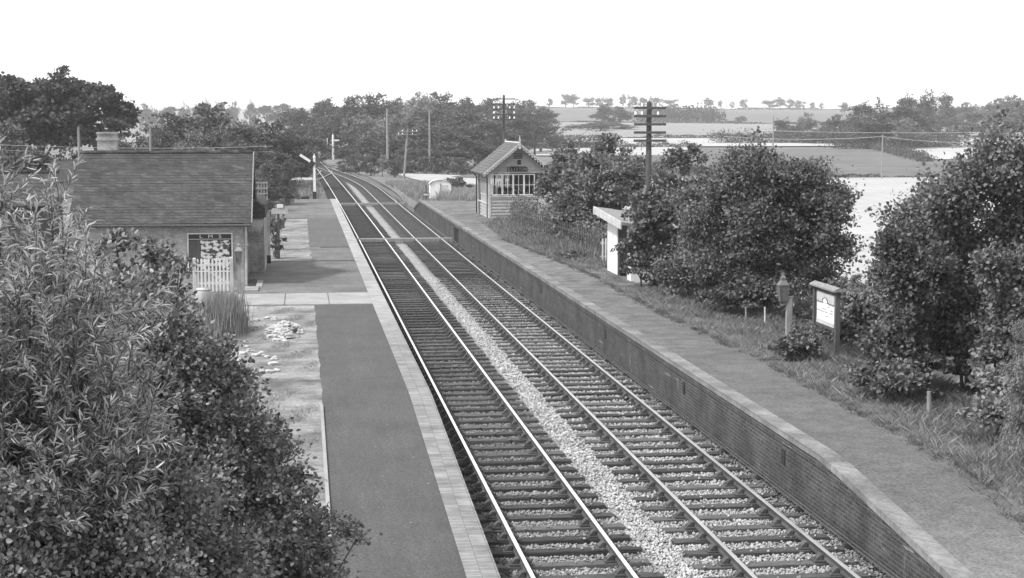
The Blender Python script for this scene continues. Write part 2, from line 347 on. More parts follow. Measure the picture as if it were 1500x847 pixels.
# ---------------------------------------------------------------- platforms and track bed
def loft(name, rows, mats, midx=None, parent=None):
    """rows: list of cross-sections (lists of (x,y,z)), quads between successive ones"""
    k = len(rows[0]); mb = MB(); mb.v = [p for r in rows for p in r]
    for i in range(len(rows)-1):
        for j in range(k-1):
            mb.f.append((i*k+j, i*k+j+1, (i+1)*k+j+1, (i+1)*k+j)); mb.m.append(midx[j] if midx else 0)
    return mb.build(name, mats, parent)
Yl = [14, 16, 18, 20, 22, 24, 26, 28, 30, 32, 33.5, 35, 40, 44, 50, 52.9]
XE = 2.79
def strip(name, x0, x1, yl, zf, dz, mat, label, thick=.05):
    rows = [[(x0, y, float(zf(y))+dz-thick), (x0, y, float(zf(y))+dz), (x1, y, float(zf(y))+dz), (x1, y, float(zf(y))+dz-thick)] for y in yl]
    return tag(loft(name, rows, mat), label, kind='structure')
def wav(name, xa, xb, yl, zf, dz, mat, label, amp=.05, seed=1):
    rd = random.Random(seed); rows = []
    yy = np.arange(yl[0], yl[-1]+.01, .35)
    for y in yy:
        a = xa+amp*(math.sin(y*1.7+seed)*.6+rd.uniform(-.5, .5)); rows.append([(a, y, float(zf(y))+dz), (xb, y, float(zf(y))+dz)])
    return tag(loft(name, rows, mat), label, kind='structure')
wav('lawn', -7.5, .6, [14, 53], zL, .0, M['lawn'], 'worn dry grass strip beside the left platform', 0)
wav('platform_surface', .42, 2.31, [14, 52.9], zL, .012, M['tarmac'], 'dark tarmac of the near left platform', .025, 3)
strip('kerb', .36, .425, [14, 18, 22, 26, 30, 34], zL, .055, M['concrete'], 'thin pale kerb edging the left tarmac', .12)
# slab path and far platform surfaces
mb = MB()
for i, (a, b) in enumerate([(-2.15, -.55), (-.53, .9), (.92, 2.34)]): mb.box((a, 52.95, .5), (b, 54.6+.04*i, .79-.004*i), ch=.01); mb.box((a, 54.64+.04*i, .5), (b, 56.4, .786), ch=.01)
tag(mb.build('path', M['concrete']), 'pale paved path crossing the left platform', kind='structure')
wav('worn_platform_surface', -2.2, 2.31, [56.4, 70], zL, .010, M['tarmac_pale'], 'worn grey platform surface by the station building', .05, 5)
wav('far_platform_surface', .45, 2.31, [70, 77.6], zL, .012, M['tarmac_pale'], 'worn platform surface past the station building', .1, 6)
wav('tarmac_patch', .42, 2.31, [77.7, 101.5], zL, .014, M['tarmac_patch'], 'darker rectangular tarmac patch on the left platform', .03, 7)
wav('platform_end_surface', -.9, 2.31, [101.5, 128], zL, .012, M['tarmac_pale'], 'pale surface at the far end of the left platform', .1, 8)
wav('far_lawn', -2.2, .9, [70, 101.4], zL, .006, M['lawn'], 'dry grass patch on the far left platform', .1, 9)
yy = list(np.arange(14, 128.1, .9))+[130, 133, 136]
rows = [[(2.305, y, float(zL(y))-.06), (2.305, y, float(zL(y))+.03), (XE, y, float(zL(y))+.03), (XE, y, float(zL(y))-.06), (XE-.06, y, float(zL(y))-.06), (XE-.06, y, -.45)] for y in yy]
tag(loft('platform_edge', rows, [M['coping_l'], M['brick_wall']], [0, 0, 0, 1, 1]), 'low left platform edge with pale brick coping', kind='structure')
# right platform
XR = 8.88
Yr = [float(v) for v in np.arange(14, 120.7, 1.0)]+[120.6, 122, 124, 127]
def xr(y): return XR-.03*max(0, (y-60))/10*.5
wav('gravel_platform_surface', 12, XR+.33, [14, 126.8], zR, .0, M['pf_right'], 'cracked mossy surface of the right platform', 0)
rows = [[(xr(y)+.36, y, float(zR(y))-.05), (xr(y)+.34, y, float(zR(y))+.03), (xr(y), y, float(zR(y))+.03), (xr(y), y, float(zR(y))-.09)] for y in Yr]
cop = loft('coping', rows, M['coping'])
rp = tag(link('platform_wall', bpy.data.meshes.new('platform_wall')), 'long dark brick wall of the right platform', kind='structure')
cop.parent = rp
oy0, oy1 = 91.6, 94.4                              # the rodding opening
for (a, b, nm) in ((14, oy0, 'brick_face'), (oy1, 127, 'brick_face')):
    ye = [y for y in np.arange(a, b, 2.0)]+[b]; ye = sorted(set([float(v) for v in ye]+[v for v in (26.6, 120.6) if a < v < b]))
    r = [[(xr(y)+.03, y, float(zR(y))-.09), (xr(y)+.03, y, float(zR(y))-.23), (xr(y)+.06, y, float(zR(y))-.23), (xr(y)+.06, y, -.5)] for y in ye if True]
    loft(nm, r, M['brick_wall'], None, rp)
mb = MB(); xo = xr(93)
mb.box((xo+.06, oy0, .62), (xo+.4, oy1, .81)); mb.box((xo+.06, oy0-.12, -.4), (xo+.5, oy0, .62)); mb.box((xo+.06, oy1, -.4), (xo+.5, oy1+.12, .62)); mb.box((xo+.5, oy0-.1, -.4), (xo+.56, oy1+.1, .8))
mb.build('rodding_opening', M['wood_dark'], rp)
mb = MB()
rd = random.Random(4)
for y in (29.0, 37, 47, 60): mb.box((xr(y)+.045, y, .28), (xr(y)+.075, y+.22, .55))
mb.build('weep_hole', M['black'], rp)
# ballast sheet
def cx1(y): return 4.08-3.25e-5*max(0, y-80)**2
def cx2(y):
    t = min(max((y-158)/(262-158), 0), 1); s = t**1.15; s = s*s*(3-2*s)
    return 7.32*(1-s)+cx1(y)*s
yb = np.concatenate([np.arange(14, 150, 1.0), np.arange(150, 430, 3.0)])
rows = []
for y in yb:
    l = 2.74 if y < 137 else cx1(y)-2.2; r = 8.93 if y < 127 else max(cx2(y)+2.0, cx1(y)+2.2)
    e = 0 if y < 137 else .25
    q = [l]+list(np.linspace(l+.35+e, r-.35-e, 12))+[r]
    zz = [-.28-e]+[-.262]*12+[-.28-e]
    rows.append([(x, y, z) for x, z in zip(q, zz)])
tag(loft('track_bed', rows, M['ballast']), 'stone ballast bed under the railway tracks', kind='structure')

# ---------------------------------------------------------------- rails and sleepers
PR = [(-.034, 0), (-.034, .03), (-.01, .045), (-.01, .10), (-.035, .112), (-.035, .14), (-.03, .146), (.03, .146), (.035, .14), (.035, .112), (.01, .10), (.01, .045), (.034, .03), (.034, 0)]
def rail(fx, y0, y1, top, parent, name='rail'):
    ysr = list(np.arange(y0, min(y1, 150), 2.0))+[v for v in np.arange(150, y1, 3.0) if v > y0]+[y1]
    ysr = sorted(set(float(v) for v in ysr)); rows = [[(fx(y)+a, y, -.146+b) for a, b in PR] for y in ysr]
    mi = [0]*(len(PR)-1); mi[6] = 1; mi[5] = 1; mi[7] = 1
    return loft(name, rows, [M['rust'], top], mi, parent)
rng = random.Random(11)
def sleeper_mesh(seed):
    rd = random.Random(seed); mb = MB(); L = 1.3
    mb.box((-L, -.127, -.13), (L, .127, 0), ch=.012)
    for i, v in enumerate(mb.v): mb.v[i] = (v[0]+rd.uniform(-.025, .025), v[1]+rd.uniform(-.008, .008), v[2]+rd.uniform(-.006, .006))
    o = mb.build('sleeper_source', M['sleeper']); me = o.data; bpy.data.objects.remove(o); return me
SLP = [sleeper_mesh(i) for i in range(5)]
def chair_mesh():
    mb = MB(); mb.box((-.19, -.1, 0), (.19, .1, .03), 0, None, .008)
    for s in (-1, 1):
        mb.prism([(s*.05, .03), (s*.17, .03), (s*.09, .11), (s*.05, .12)], 'y', -.07, .07)
        mb.lathe((s*.155, 0, .03), [(.018, 0), (.018, .03), (.008, .04)], 6)
    mb.prism([(.036, .055), (.062, .05), (.062, .105), (.036, .1)], 'y', -.11, .13, 1)
    o = mb.build('chair_source', [M['rust'], M['wood_key']]); me = o.data; bpy.data.objects.remove(o); return me
CHR = chair_mesh()
def track(name, label, fx, y0, y1, top, first=16.0, dy=0.0):
    t = empty(name, (fx(y0), y0, 0), label, 'railway track', 'running lines')
    ox, oy = fx(y0), y0
    for s in (-1, 1):
        r = rail(lambda y: fx(y)+s*.752, y0, y1, top, t); r.location = (-ox, -oy, 0)
    y = first; k = 0; far = MB()
    while y < y1:
        jx, jr, jz = rng.uniform(-.03, .03), rng.uniform(-.008, .008), rng.uniform(-.008, .004)
        if k < 100:
            s = link('sleeper', SLP[rng.randrange(5)], t); s.location = (fx(y)+jx-ox, y-oy, -.176+jz); s.rotation_euler = (0, 0, jr+math.atan2(-(fx(y+1)-fx(y)), 1)*-1*0)
            for q in (-1, 1):
                c = link('rail_chair', CHR, s); c.location = (q*.752-jx, 0, .0-jz)
        else:
            far.box((fx(y)-1.3+jx, y-.127, -.34), (fx(y)+1.3+jx, y+.127, -.176+jz))
            for q in (-1, 1): far.box((fx(y)+q*.752-.17, y-.1, -.176+jz), (fx(y)+q*.752+.17, y+.1, -.09))
        k += 1; y += .768
    f = far.build('sleeper', M['sleeper'], t); f.location = (-ox, -oy, 0); tag(f, kind='stuff'); return t
track('railway_track', 'left railway track with bright polished rails beside the low platform edge', cx1, 15, 420, M['polish'])
track('railway_track', 'right railway track with duller rails beside the dark brick platform wall', cx2, 15, 255, M['polish2'], 15.6)
# rusty siding curving away to the right of the box
def cs(y): return float(np.interp(y, [137, 145, 152, 165, 185, 200, 223, 243, 262], [8.75, 9.0, 9.15, 9.2, 9.0, 8.6, 7.7, 6.6, 5.4]))
t = empty('rusty_siding', (9, 160, 0), 'rusty disused siding rails joining from the right past the platform ramp', 'railway track')
for s in (0, -.62): r = rail(lambda y: cs(y)+s*(1+.8*min(1, max(0, (y-137)/60))), 137, 262, M['rusty_rail'], t); r.location = (-9, -160, 0)
def cl(y): return float(np.interp(y, [165, 175, 185, 200, 216, 230], [-3.2, -1.2, .3, 2.0, 3.3, 3.75]))
t = empty('trap_siding', (1, 190, 0), 'thin siding rails crossing the left track beyond the signal', 'railway track')
for s in (-.75, .75): r = rail(lambda y: cl(y)+s, 165, 230, M['polish2'], t); r.location = (-1, -190, .005)
# cross-track boards
for (y, lab) in ((93.3, 'timber trunking board crossing both tracks, nearer the camera'), (135.0, 'timber trunking board crossing both tracks, farther toward the signal')):
    mb = MB(); mb.box((2.95, y, -.17), (8.7, y+.45, .03), ch=.02); mb.box((2.95, y+.47, -.17), (8.7, y+.85, -.03), ch=.02)
    for i, v in enumerate(mb.v): mb.v[i] = (v[0], v[1]+.05*math.sin(v[0]), v[2])
    tag(mb.build('track_crossing_board', M['wood_grey']), lab, 'trunking board', 'boards across the tracks')
# point rodding along the wall foot
t = empty('point_rodding', (8.72, 55, -.1), 'thin iron point rodding running along the foot of the right platform wall', 'rodding')
mb = MB()
for x in (8.70, 8.78): mb.tube([(x, y+0, -.1) for y in (16, 60, 93)], .016, 6)
r = mb.build('rod', M['rust'], t); r.location = (-8.72, -55, .1)
mb = MB()
for y in np.arange(17, 93, 2.6): mb.box((8.66, y, -.2), (8.82, y+.12, -.125))
r = mb.build('roller_stool', M['rust'], t); r.location = (-8.72, -55, .1)

# ---------------------------------------------------------------- ballast stones near the camera (real stones)
def stones(n, seed):
    r = np.random.default_rng(seed)
    y = 17+(72-17)*r.random(n)**1.5; x = r.uniform(2.8, 8.86, n)
    sp = .768
    d1 = np.abs(((y-16.0+sp/2) % sp)-sp/2); d2 = np.abs(((y-15.6+sp/2) % sp)-sp/2)
    on1 = (np.abs(x-4.08) < 1.3) & (d1 < .15); on2 = (np.abs(x-7.32) < 1.3) & (d2 < .15)
    keep = ~(on1 | on2) | (r.random(n) < .035); x, y = x[keep], y[keep]; n = len(x)
    s = r.uniform(.018, .038, n)*np.where(r.random(n) < .04, 1.5, 1)
    onz_ = np.where((on1 | on2)[keep], -.165, np.where(x > 5.5, -.238, -.252)+r.uniform(-.01, .022, n))
    O = np.array([(1,0,0),(0,1,0),(-1,0,0),(0,-1,0),(0,0,1),(0,0,-1)], float)
    Fo = np.array([(0,1,4),(1,2,4),(2,3,4),(3,0,4),(1,0,5),(2,1,5),(3,2,5),(0,3,5)])
    A = r.uniform(0, 6.28, n); ca, sa = np.cos(A), np.sin(A); Mx = O[None]*r.uniform(.6, 1.35, (n, 6, 1))*s[:, None, None]
    X = Mx[..., 0]*ca[:, None]-Mx[..., 1]*sa[:, None]; Yq = Mx[..., 0]*sa[:, None]+Mx[..., 1]*ca[:, None]
    V = np.stack([X+x[:, None], Yq+y[:, None], Mx[..., 2]*.8+onz_[:, None]], -1).reshape(-1, 3)
    Fq = (Fo[None]+np.arange(n)[:, None, None]*6).reshape(-1, 3)
    me = bpy.data.meshes.new('ballast_stones'); raw_mesh(me, V, Fq); me.materials.append(M['stone'])
    return tag(link('ballast_stones', me), 'loose broken ballast stones between and around the sleepers', kind='stuff')
stones(150000, 3)

# ---------------------------------------------------------------- leaves
LEAF4 = np.array([(0, -.5, 0), (.5, 0, .06), (0, .5, 0), (-.5, 0, .06)])
LEAF6 = np.array([(0, 0, 0), (.42, .3, .09), (.34, .72, .06), (0, 1, -.06), (-.34, .72, .06), (-.42, .3, .09)])
def leaves(name, C, size, wid, mat, seed, nb=.5, droop=0., dirs=None, hexa=False, cnorm=0., dn=.35):
    """C: leaf positions; nb: how far the leaf faces upward; dirs: growth directions"""
    r = np.random.default_rng(seed); n = len(C)
    d = dirs if dirs is not None else r.normal(size=(n, 3))
    cn = d/(np.linalg.norm(d, axis=1)[:, None]+1e-9)*cnorm
    d = d+r.normal(size=(n, 3))*(dn if dirs is not None else 0); d[:, 2] -= droop
    d /= np.linalg.norm(d, axis=1)[:, None]+1e-9
    nn = r.normal(size=(n, 3))*(1-nb)+np.array([0, 0, nb*1.6])+cn; x = np.cross(d, nn); x /= np.linalg.norm(x, axis=1)[:, None]+1e-9; z = np.cross(x, d)
    S = (size*r.uniform(.65, 1.3, n))[:, None, None]; B = LEAF6 if hexa else LEAF4
    V = C[:, None, :]+S*(B[None, :, 0:1]*wid*x[:, None]+B[None, :, 1:2]*d[:, None]+B[None, :, 2:3]*z[:, None])
    k = len(B); V = V.reshape(-1, 3)
    if hexa:
        f = np.array([(0, 1, 2, 3), (0, 3, 4, 5)]); Fq = (f[None]+np.arange(n)[:, None, None]*6).reshape(-1, 4)
    else: Fq = np.arange(n*4).reshape(n, 4)
    me = bpy.data.meshes.new(name); raw_mesh(me, V, Fq); me.materials.append(mat)
    a = me.attributes.new('tone', 'FLOAT', 'POINT'); a.data.foreach_set('value', np.repeat(r.random(n), k).astype(np.float32)); return me
def crown_pts(r, n, rad, lobes, lobe_r=.38, fill=.25, flat=.75, low=-.75, pw=2., per=26, cs=1., cf=.6):
    """leaf positions in an uneven crown: lobes on an ellipsoid, twig clumps on each lobe's shell"""
    rad = np.array(rad, float); L = []
    while len(L) < lobes:
        v = r.normal(size=3); v /= (np.abs(v)**pw).sum()**(1/pw)
        if v[2] < low: continue
        L.append(v*r.uniform(.42, .86)*(1-.1*abs(v[2])))
    L = np.array(L); lr = lobe_r*r.uniform(.45, 1.2, lobes)*(1.25-.45*np.linalg.norm(L, axis=1))
    nc = max(8, n//per); ci = r.integers(0, lobes, nc); dv = r.normal(size=(nc, 3)); dv[:, 2] = dv[:, 2]*.8+.25; dv /= np.linalg.norm(dv, axis=1)[:, None]
    rr = np.where(r.random(nc) < fill, r.random(nc), r.uniform(.78, 1.08, nc))
    cc = L[ci]+dv*(lr[ci]*rr)[:, None]*np.array([1, 1, flat])
    pi = r.integers(0, nc, n); cs_ = .055*lobe_r/.38+.02
    p = cc[pi]+r.normal(size=(n, 3))*np.array([1, 1, cf])*cs_*cs
    tw = r.random(nc) < .22; p += dv[pi]*(tw[pi]*r.random(n)*lobe_r*.55)[:, None]
    return p*rad, L*rad, (dv[pi]+np.array([0, 0, .2]))
def limbs(mb, base, L, cz, r0, rd, nl=9, mi=0):
    """trunk from base up into the crown with limbs to the lobes"""
    b = Vector(base); top = Vector((b.x+rd.uniform(-.1, .1), b.y+rd.uniform(-.1, .1), cz))
    p = [b+Vector((0, 0, -.1)), b.lerp(top, .08), b.lerp(top, .45)+Vector((rd.uniform(-.1, .1), rd.uniform(-.1, .1), 0))*(cz-b.z)*.2, top]
    mb.tube(p, [r0*1.35, r0, r0*.8, r0*.55], 8, mi)
    for l in L[:nl]:
        s = p[2].lerp(top, rd.uniform(0, .95)); e = Vector(l); m = s.lerp(e, .5)+Vector((0, 0, .08*(e-s).length))
        mb.tube([s, m, e], [r0*.42, r0*.25, r0*.07], 6, mi)
def tree_mesh(seed, height, rx, ry, crown_lo, n, leaf, mat, lobes=16, lobe_r=.38, wid=.8, hexa=False, r0=None, fill=.25, nb=.5, low=-.75, pw=2., per=26, cs=1., cf=.6):
    r = np.random.default_rng(seed); rd = random.Random(seed); cz = (height+crown_lo)/2; rz = (height-crown_lo)/2
    P_, L, dr = crown_pts(r, n, (rx, ry, rz), lobes, lobe_r, fill, low=low, pw=pw, per=per, cs=cs, cf=cf); P_[:, 2] += cz; L = L.copy(); L[:, 2] += cz
    me = leaves('crown', P_, leaf, wid, mat, seed, nb*.9, dirs=dr, hexa=hexa, cnorm=.5, dn=.9)
    mb = MB(); limbs(mb, (0, 0, 0), [tuple(l) for l in L], cz-.1*rz, r0 or height*.03, rd, 12)
    o = mb.build('trunk_source', M['bark'], smooth=True); tm = o.data; bpy.data.objects.remove(o); me['reach'] = float(np.percentile(P_[:, 0], 98.5)); return me, tm
def plant(name, meshes, loc, label, cat='tree', group=None, sc=(1, 1, 1), rz=0.):
    e = empty(name, loc, label, cat, group, rz); e.scale = sc
    link('crown' if cat == 'tree' else 'foliage', meshes[0], e); link('trunk' if cat == 'tree' else 'stem', meshes[1], e); return e

# ---------------------------------------------------------------- right-hand platform trees (large near individuals)
def tree_px(pxc, ytop, wpx, Y, lo, seed, n, leaf, label, name='sycamore_tree', mat='leaf_syc', lobes=18, group=None, lobe_r=.36, depth=1., cat='tree', hexa=True, fill=.14, low=-1.1, base_off=0., pw=2.5, per=75, cs=1.15, cf=.42):
    c = at(pxc, 300, Y); g = T(c.x, Y)+base_off; top = at(pxc, ytop, Y).z; rx = wpx/2/FPX*Y
    m = tree_mesh(seed, top-g, rx, rx*depth, lo, n, leaf, M[mat], lobes, lobe_r, .85, hexa, None, fill, low=low, pw=pw, per=per, cs=cs, cf=cf)
    return plant(name, m, (c.x, Y, g), label, cat, group, rz=0)
tree_px(1432, 172, 300, 34.5, -.3, 21, 85000, .095, 'big dark sycamore at the right edge, tallest crown above the platform', lobes=26, lobe_r=.34)
tree_px(1322, 300, 140, 33, -.2, 22, 26000, .09, 'lower bushy sycamore growing left of the big right-edge tree', lobes=14, lobe_r=.4)
tree_px(1500, 330, 170, 30.5, -.2, 23, 27000, .09, 'dark bushy sycamore at the frame edge above the fence posts', lobes=14, lobe_r=.4)
tree_px(1128, 196, 240, 48, -.3, 24, 75000, .1, 'wide sycamore behind the lantern post, pale field to its right', lobes=24, lobe_r=.35)
tree_px(1030, 262, 170, 52, -.2, 25, 30000, .105, 'rounded sycamore left of the wide one, in front of the shelter end', lobes=16, lobe_r=.4)
tree_px(990, 196, 120, 64, .0, 26, 14000, .15, 'slender sycamore crown right of the telegraph pole', lobes=14, lobe_r=.4)
tree_px(880, 194, 160, 76, -.2, 27, 24000, .16, 'round sycamore between the signal box and the telegraph pole', lobes=18, lobe_r=.38)
tree_px(819, 214, 84, 93, -.2, 28, 13000, .16, 'small sycamore touching the right side of the signal box', lobes=10, lobe_r=.42)
tree_px(974, 264, 96, 56.5, -.2, 29, 17000, .15, 'dark sycamore overhanging the white shelter', lobes=12, lobe_r=.42)
def bush_px(pxc, ytop, wpx, Y, seed, n, leaf, label, mat='leaf_syc', name='bush', group=None, lobes=9, zb=None):
    return tree_px(pxc, ytop, wpx, Y, -.1, seed, n, leaf, label, name, mat, lobes, group, .48, 1., 'bush', True, .3, -.3)
bush_px(1190, 482, 80, 37.8, 41, 5200, .09, 'low bush of small pale leaves beneath the notice board', 'leaf_pale')
bush_px(1268, 420, 110, 41.5, 42, 7000, .1, 'loose pale-topped bush right of the notice board', 'leaf_pale')
bush_px(1418, 462, 130, 33.6, 79, 8000, .09, 'dark bush filling the gap beneath the right-edge trees')
bush_px(1246, 462, 84, 40.9, 80, 3600, .09, 'dark bush close behind the near post of the notice board')
bush_px(1085, 410, 110, 47.5, 43, 6000, .1, 'dark bush left of the platform lantern, over short posts')
bush_px(940, 366, 70, 56, 44, 3000, .1, 'small dark bush at the foot of the shelter')
bush_px(1345, 510, 170, 32.2, 45, 9000, .1, 'spreading dark bush under the right trees by the short post')
bush_px(1470, 540, 130, 28, 46, 6000, .09, 'brambly bush by the right frame edge above the verge', 'leaf_pale')
bush_px(1238, 385, 60, 43, 47, 2600, .1, 'pale leafy bush against the corn field gap', 'leaf_pale')
# pale conifer sprays entering at the right edge
def sprays():
    r = np.random.default_rng(9); e = empty('cypress_bush', (11.1, 21.5, .7), 'pale feathery cypress at the right frame edge, sprays hanging in front', 'bush')
    Pl, Dl = [], []; mb = MB(); mb.tube([(0, 0, 0), (.05, 0, 1.4), (0, 0, 2.6)], [.06, .045, .01], 6)
    for i in range(46):
        z = r.uniform(.5, 2.5); a = r.uniform(0, 6.28); L = r.uniform(.35, .8)*(1-z/4.2); d = np.array([math.cos(a), math.sin(a), .25])
        mb.tube([(0, 0, z-.1), tuple(d*L*.5+np.array([0, 0, z])), tuple(d*L+np.array([0, 0, z-.08]))], [.012, .008, .003], 4)
        for t_ in np.linspace(.2, 1, 26):
            c = d*L*t_+np.array([0, 0, z-.12*t_*t_]); k = 14; Pl.append(c+r.normal(size=(k, 3))*np.array([.05, .05, .05])-np.array([0, 0, .05])); Dl.append(np.tile(d*.5+np.array([0, 0, -.8]), (k, 1)))
    link('foliage', leaves('foliage', np.concatenate(Pl), .055, .28, M['leaf_spray'], 5, .3, dirs=np.concatenate(Dl)), e); mb.build('stem', M['bark'], e)
    p = at(1496, 500, 25.5); e.location = (p.x+.15, 25.5, .7); e.scale = (1, 1, 1.12)
sprays()

# ---------------------------------------------------------------- foreground willow and thorn shrub
def willow(loc, label, seed, nst, hgt, spread):
    r = np.random.default_rng(seed); e = empty('willow_bush', loc, label, 'bush', 'willows beside the camera'); mb = MB(); Pl, Dl = [], []
    mb.tube([(0, 0, -.1), (.03, .02, .8), (0, 0, 1.6)], [.09, .07, .05], 8)
    for i in range(nst):
        a = r.uniform(0, 6.28); q = r.uniform(.1, 1)**.6; H = hgt*r.uniform(.68, 1.0)*(1-.3*q); s0 = np.array([0, 0, r.uniform(.3, 1.6)])
        e1 = np.array([math.cos(a)*spread*q, math.sin(a)*spread*q, H]); m1 = s0*.4+e1*.6+np.array([0, 0, -.25*q]); bend = r.normal(size=3)*.12
        ts = np.linspace(0, 1, 9); pts = [(1-t)**2*s0+2*t*(1-t)*(m1+bend)+t*t*e1 for t in ts]
        mb.tube([tuple(p) for p in pts], [float(v) for v in np.linspace(.022, .004, 9)], 5)
        for j in range(18):                           # side twigs carry the narrow leaves
            t = r.uniform(.35, 1); k = min(int(t*8), 7); p = pts[k]+(pts[k+1]-pts[k])*(t*8-k); dm = pts[k+1]-pts[k]; dm /= np.linalg.norm(dm)
            td = dm*.8+r.normal(size=3)*.55; td[2] += .25; td /= np.linalg.norm(td); Lt = r.uniform(.18, .5)
            mb.tube([tuple(p), tuple(p+td*Lt*.6), tuple(p+td*Lt+np.array([0, 0, -.02]))], [.004, .003, .0015], 3, caps=False)
            nl = int(Lt/.014)
            for u in range(nl):
                f = (u+.5)/nl; side = np.cross(td, r.normal(size=3)); side /= np.linalg.norm(side)
                Pl.append(p+td*Lt*f); Dl.append(td*.9+side*.75+np.array([0, 0, -.1]))
    P_ = np.array(Pl); Dr = np.array(Dl)
    link('foliage', leaves('foliage', P_, .082, .125, M['leaf_willow'], seed, .35, droop=.3, dirs=Dr*1.6, hexa=True), e); mb.build('stem', M['bark'], e)
    return e
wz = .5
willow((-2.15, 11.6, wz), 'feathery narrow-leaved willow filling the left frame edge', 31, 260, 6.6, 1.15)
willow((-1.95, 13.6, wz), 'second narrow-leaved willow, lower, toward the dark shrub', 32, 120, 5.2, .6)
def shrub(name, loc, label, seed, blobs, leaf, mat, n, group=None):
    """blobs: (x,y,z,r) lobes relative to loc"""
    r = np.random.default_rng(seed); e = empty(name, loc, label, 'bush', group); mb = MB(); Pl, Dl = [], []; tot = sum(b[3]**2 for b in blobs)
    for (x, y, z, q) in blobs:
        k = int(n*q*q/tot); nc = max(6, k//48); dv = r.normal(size=(nc, 3)); dv /= np.linalg.norm(dv, axis=1)[:, None]
        c = np.array([x, y, z])+dv*(q*r.uniform(.55, 1.12, nc))[:, None]; i = r.integers(0, nc, k); t = r.random(k)[:, None]
        Pl.append(c[i]-dv[i]*t*.2*q+r.normal(size=(k, 3))*np.array([.085, .085, .045])); Dl.append(dv[i]+np.array([0, 0, .1]))
        mb.tube([(x*.15, y*.15, 0), (x*.6, y*.6, z*.55), (x, y, z)], [.035, .02, .007], 5)
        for j in range(min(nc, 26)): mb.tube([(x, y, z), tuple((np.array([x, y, z])+c[j])/2+r.normal(size=3)*.03), tuple(c[j])], [.008, .005, .002], 3, caps=False)
    link('foliage', leaves('foliage', np.concatenate(Pl), leaf, .75, M[mat], seed, .3, dirs=np.concatenate(Dl), hexa=True, cnorm=.5, dn=.7), e); mb.build('stem', M['bark'], e); return e
def rel(base, pts):
    out = []
    for (px, py, Y, rp_) in pts: p = at(px, py, Y); out.append((p.x-base[0], p.y-base[1], p.z-base[2], rp_*Y/FPX))
    return out
b0 = (-1.7, 17, .6)
shrub('thorn_bush', b0, 'large dark small-leaved shrub spilling over the grass strip at lower left', 51, rel(b0, [(200, 470, 17.5, 75), (240, 520, 17, 75), (215, 600, 16.6, 95), (300, 560, 17.6, 70), (300, 650, 17, 95), (370, 700, 17.2, 70), (250, 740, 16, 110), (350, 780, 16.6, 95), (420, 800, 17, 70), (150, 700, 15.8, 90), (120, 800, 15.3, 110), (300, 860, 16, 110), (420, 880, 16.5, 80), (335, 590, 18.2, 45), (385, 650, 18.3, 38)]), .052, 'leaf_dark', 85000)
b1 = (-1.9, 19, .6)
shrub('thorn_bush', b1, 'thin dark sapling with sparse leaves rising in front of the station wall', 52, rel(b1, [(172, 370, 19, 34), (232, 372, 19, 30), (185, 425, 19, 42), (238, 430, 19, 30), (262, 395, 19.4, 12), (205, 490, 19, 40), (250, 480, 19, 36), (170, 560, 19, 60)]), .065, 'leaf_dark', 5200)
b2 = (-.6, 17, .5)
shrub('thorn_bush', b2, 'low dark spray of leaves reaching over the kerb onto the tarmac', 53, rel(b2, [(430, 742, 17.6, 32), (462, 775, 17.6, 30), (500, 768, 17.8, 16), (522, 790, 17.8, 11), (450, 820, 17.2, 42), (478, 850, 17.2, 30)]), .055, 'leaf_dark', 3400)
b3 = (-1.5, 11.4, .5)
shrub('thorn_bush', b3, 'nearest small-leaved thorn shrub along the bottom left frame edge', 54, rel(b3, [(60, 800, 11, 80), (150, 780, 11.2, 75), (240, 770, 11.8, 70), (0, 760, 10.6, 70), (310, 830, 12, 70), (200, 860, 11, 80), (90, 860, 10.8, 70), (220, 690, 12.2, 48), (20, 860, 10.4, 60)]), .042, 'leaf_dark', 42000)

# ---------------------------------------------------------------- distant trees
DV = [tree_mesh(100+i, 10, [4.2, 5.0, 3.4, 4.6, 5.4, 3.8][i], [4.2, 5.0, 3.4, 4.6, 5.4, 3.8][i], [.6, .6, 1.0, -.3, 2.2, 2.6][i], [5200, 6000, 4600, 5200, 5600, 3600][i], .34, M['leaf_far'], [15, 18, 12, 16, 17, 11][i], [.36, .33, .4, .38, .33, .36][i], .9, False, .28, .3, .5, [-1, -1, -.8, -1, -.6, -.6][i], [2.3, 2.3, 2, 2.6, 2, 2][i]) for i in range(6)]
DP = [tree_mesh(120+i, 10, [4.6, 4.0][i], [4.6, 4.0][i], [.6, 1][i], 5000, .34, M['leaf_pale'], 15, .37, .9, False, .28, .3, .5) for i in range(2)]
ORD = ['first', 'second', 'third', 'fourth', 'fifth', 'sixth', 'seventh', 'eighth', 'ninth', 'tenth', 'eleventh', 'twelfth', 'thirteenth', 'fourteenth', 'fifteenth', 'sixteenth', 'seventeenth', 'eighteenth', 'nineteenth', 'twentieth', 'twenty-first', 'twenty-second', 'twenty-third', 'twenty-fourth']
dr_ = random.Random(77)
def row(items, what, group, kinds=(0, 1, 2, 3, 4, 5), pale=.15, name='broadleaf_tree'):
    """items: (px, ytop, width px, Y); ordinals run from the left of the picture"""
    for i, (px, yt, wp, Y) in enumerate(sorted(items)):
        c = at(px, 200, Y); g = T(c.x, Y)-.3; h = at(px, yt, Y).z-g; rw = wp/2/FPX*Y
        pool = DP if dr_.random() < pale else [DV[k] for k in kinds]; m = pool[dr_.randrange(len(pool))]
        xr_ = m[0]['reach']; s = rw/max(xr_, 1)*(.72 if Y > 1200 else 1)
        plant(name, m, (c.x, Y, g), f'{ORD[i]} {what}' if len(items) > 1 else what, 'tree', group, (s, s, h/10.), dr_.uniform(0, 6.28))
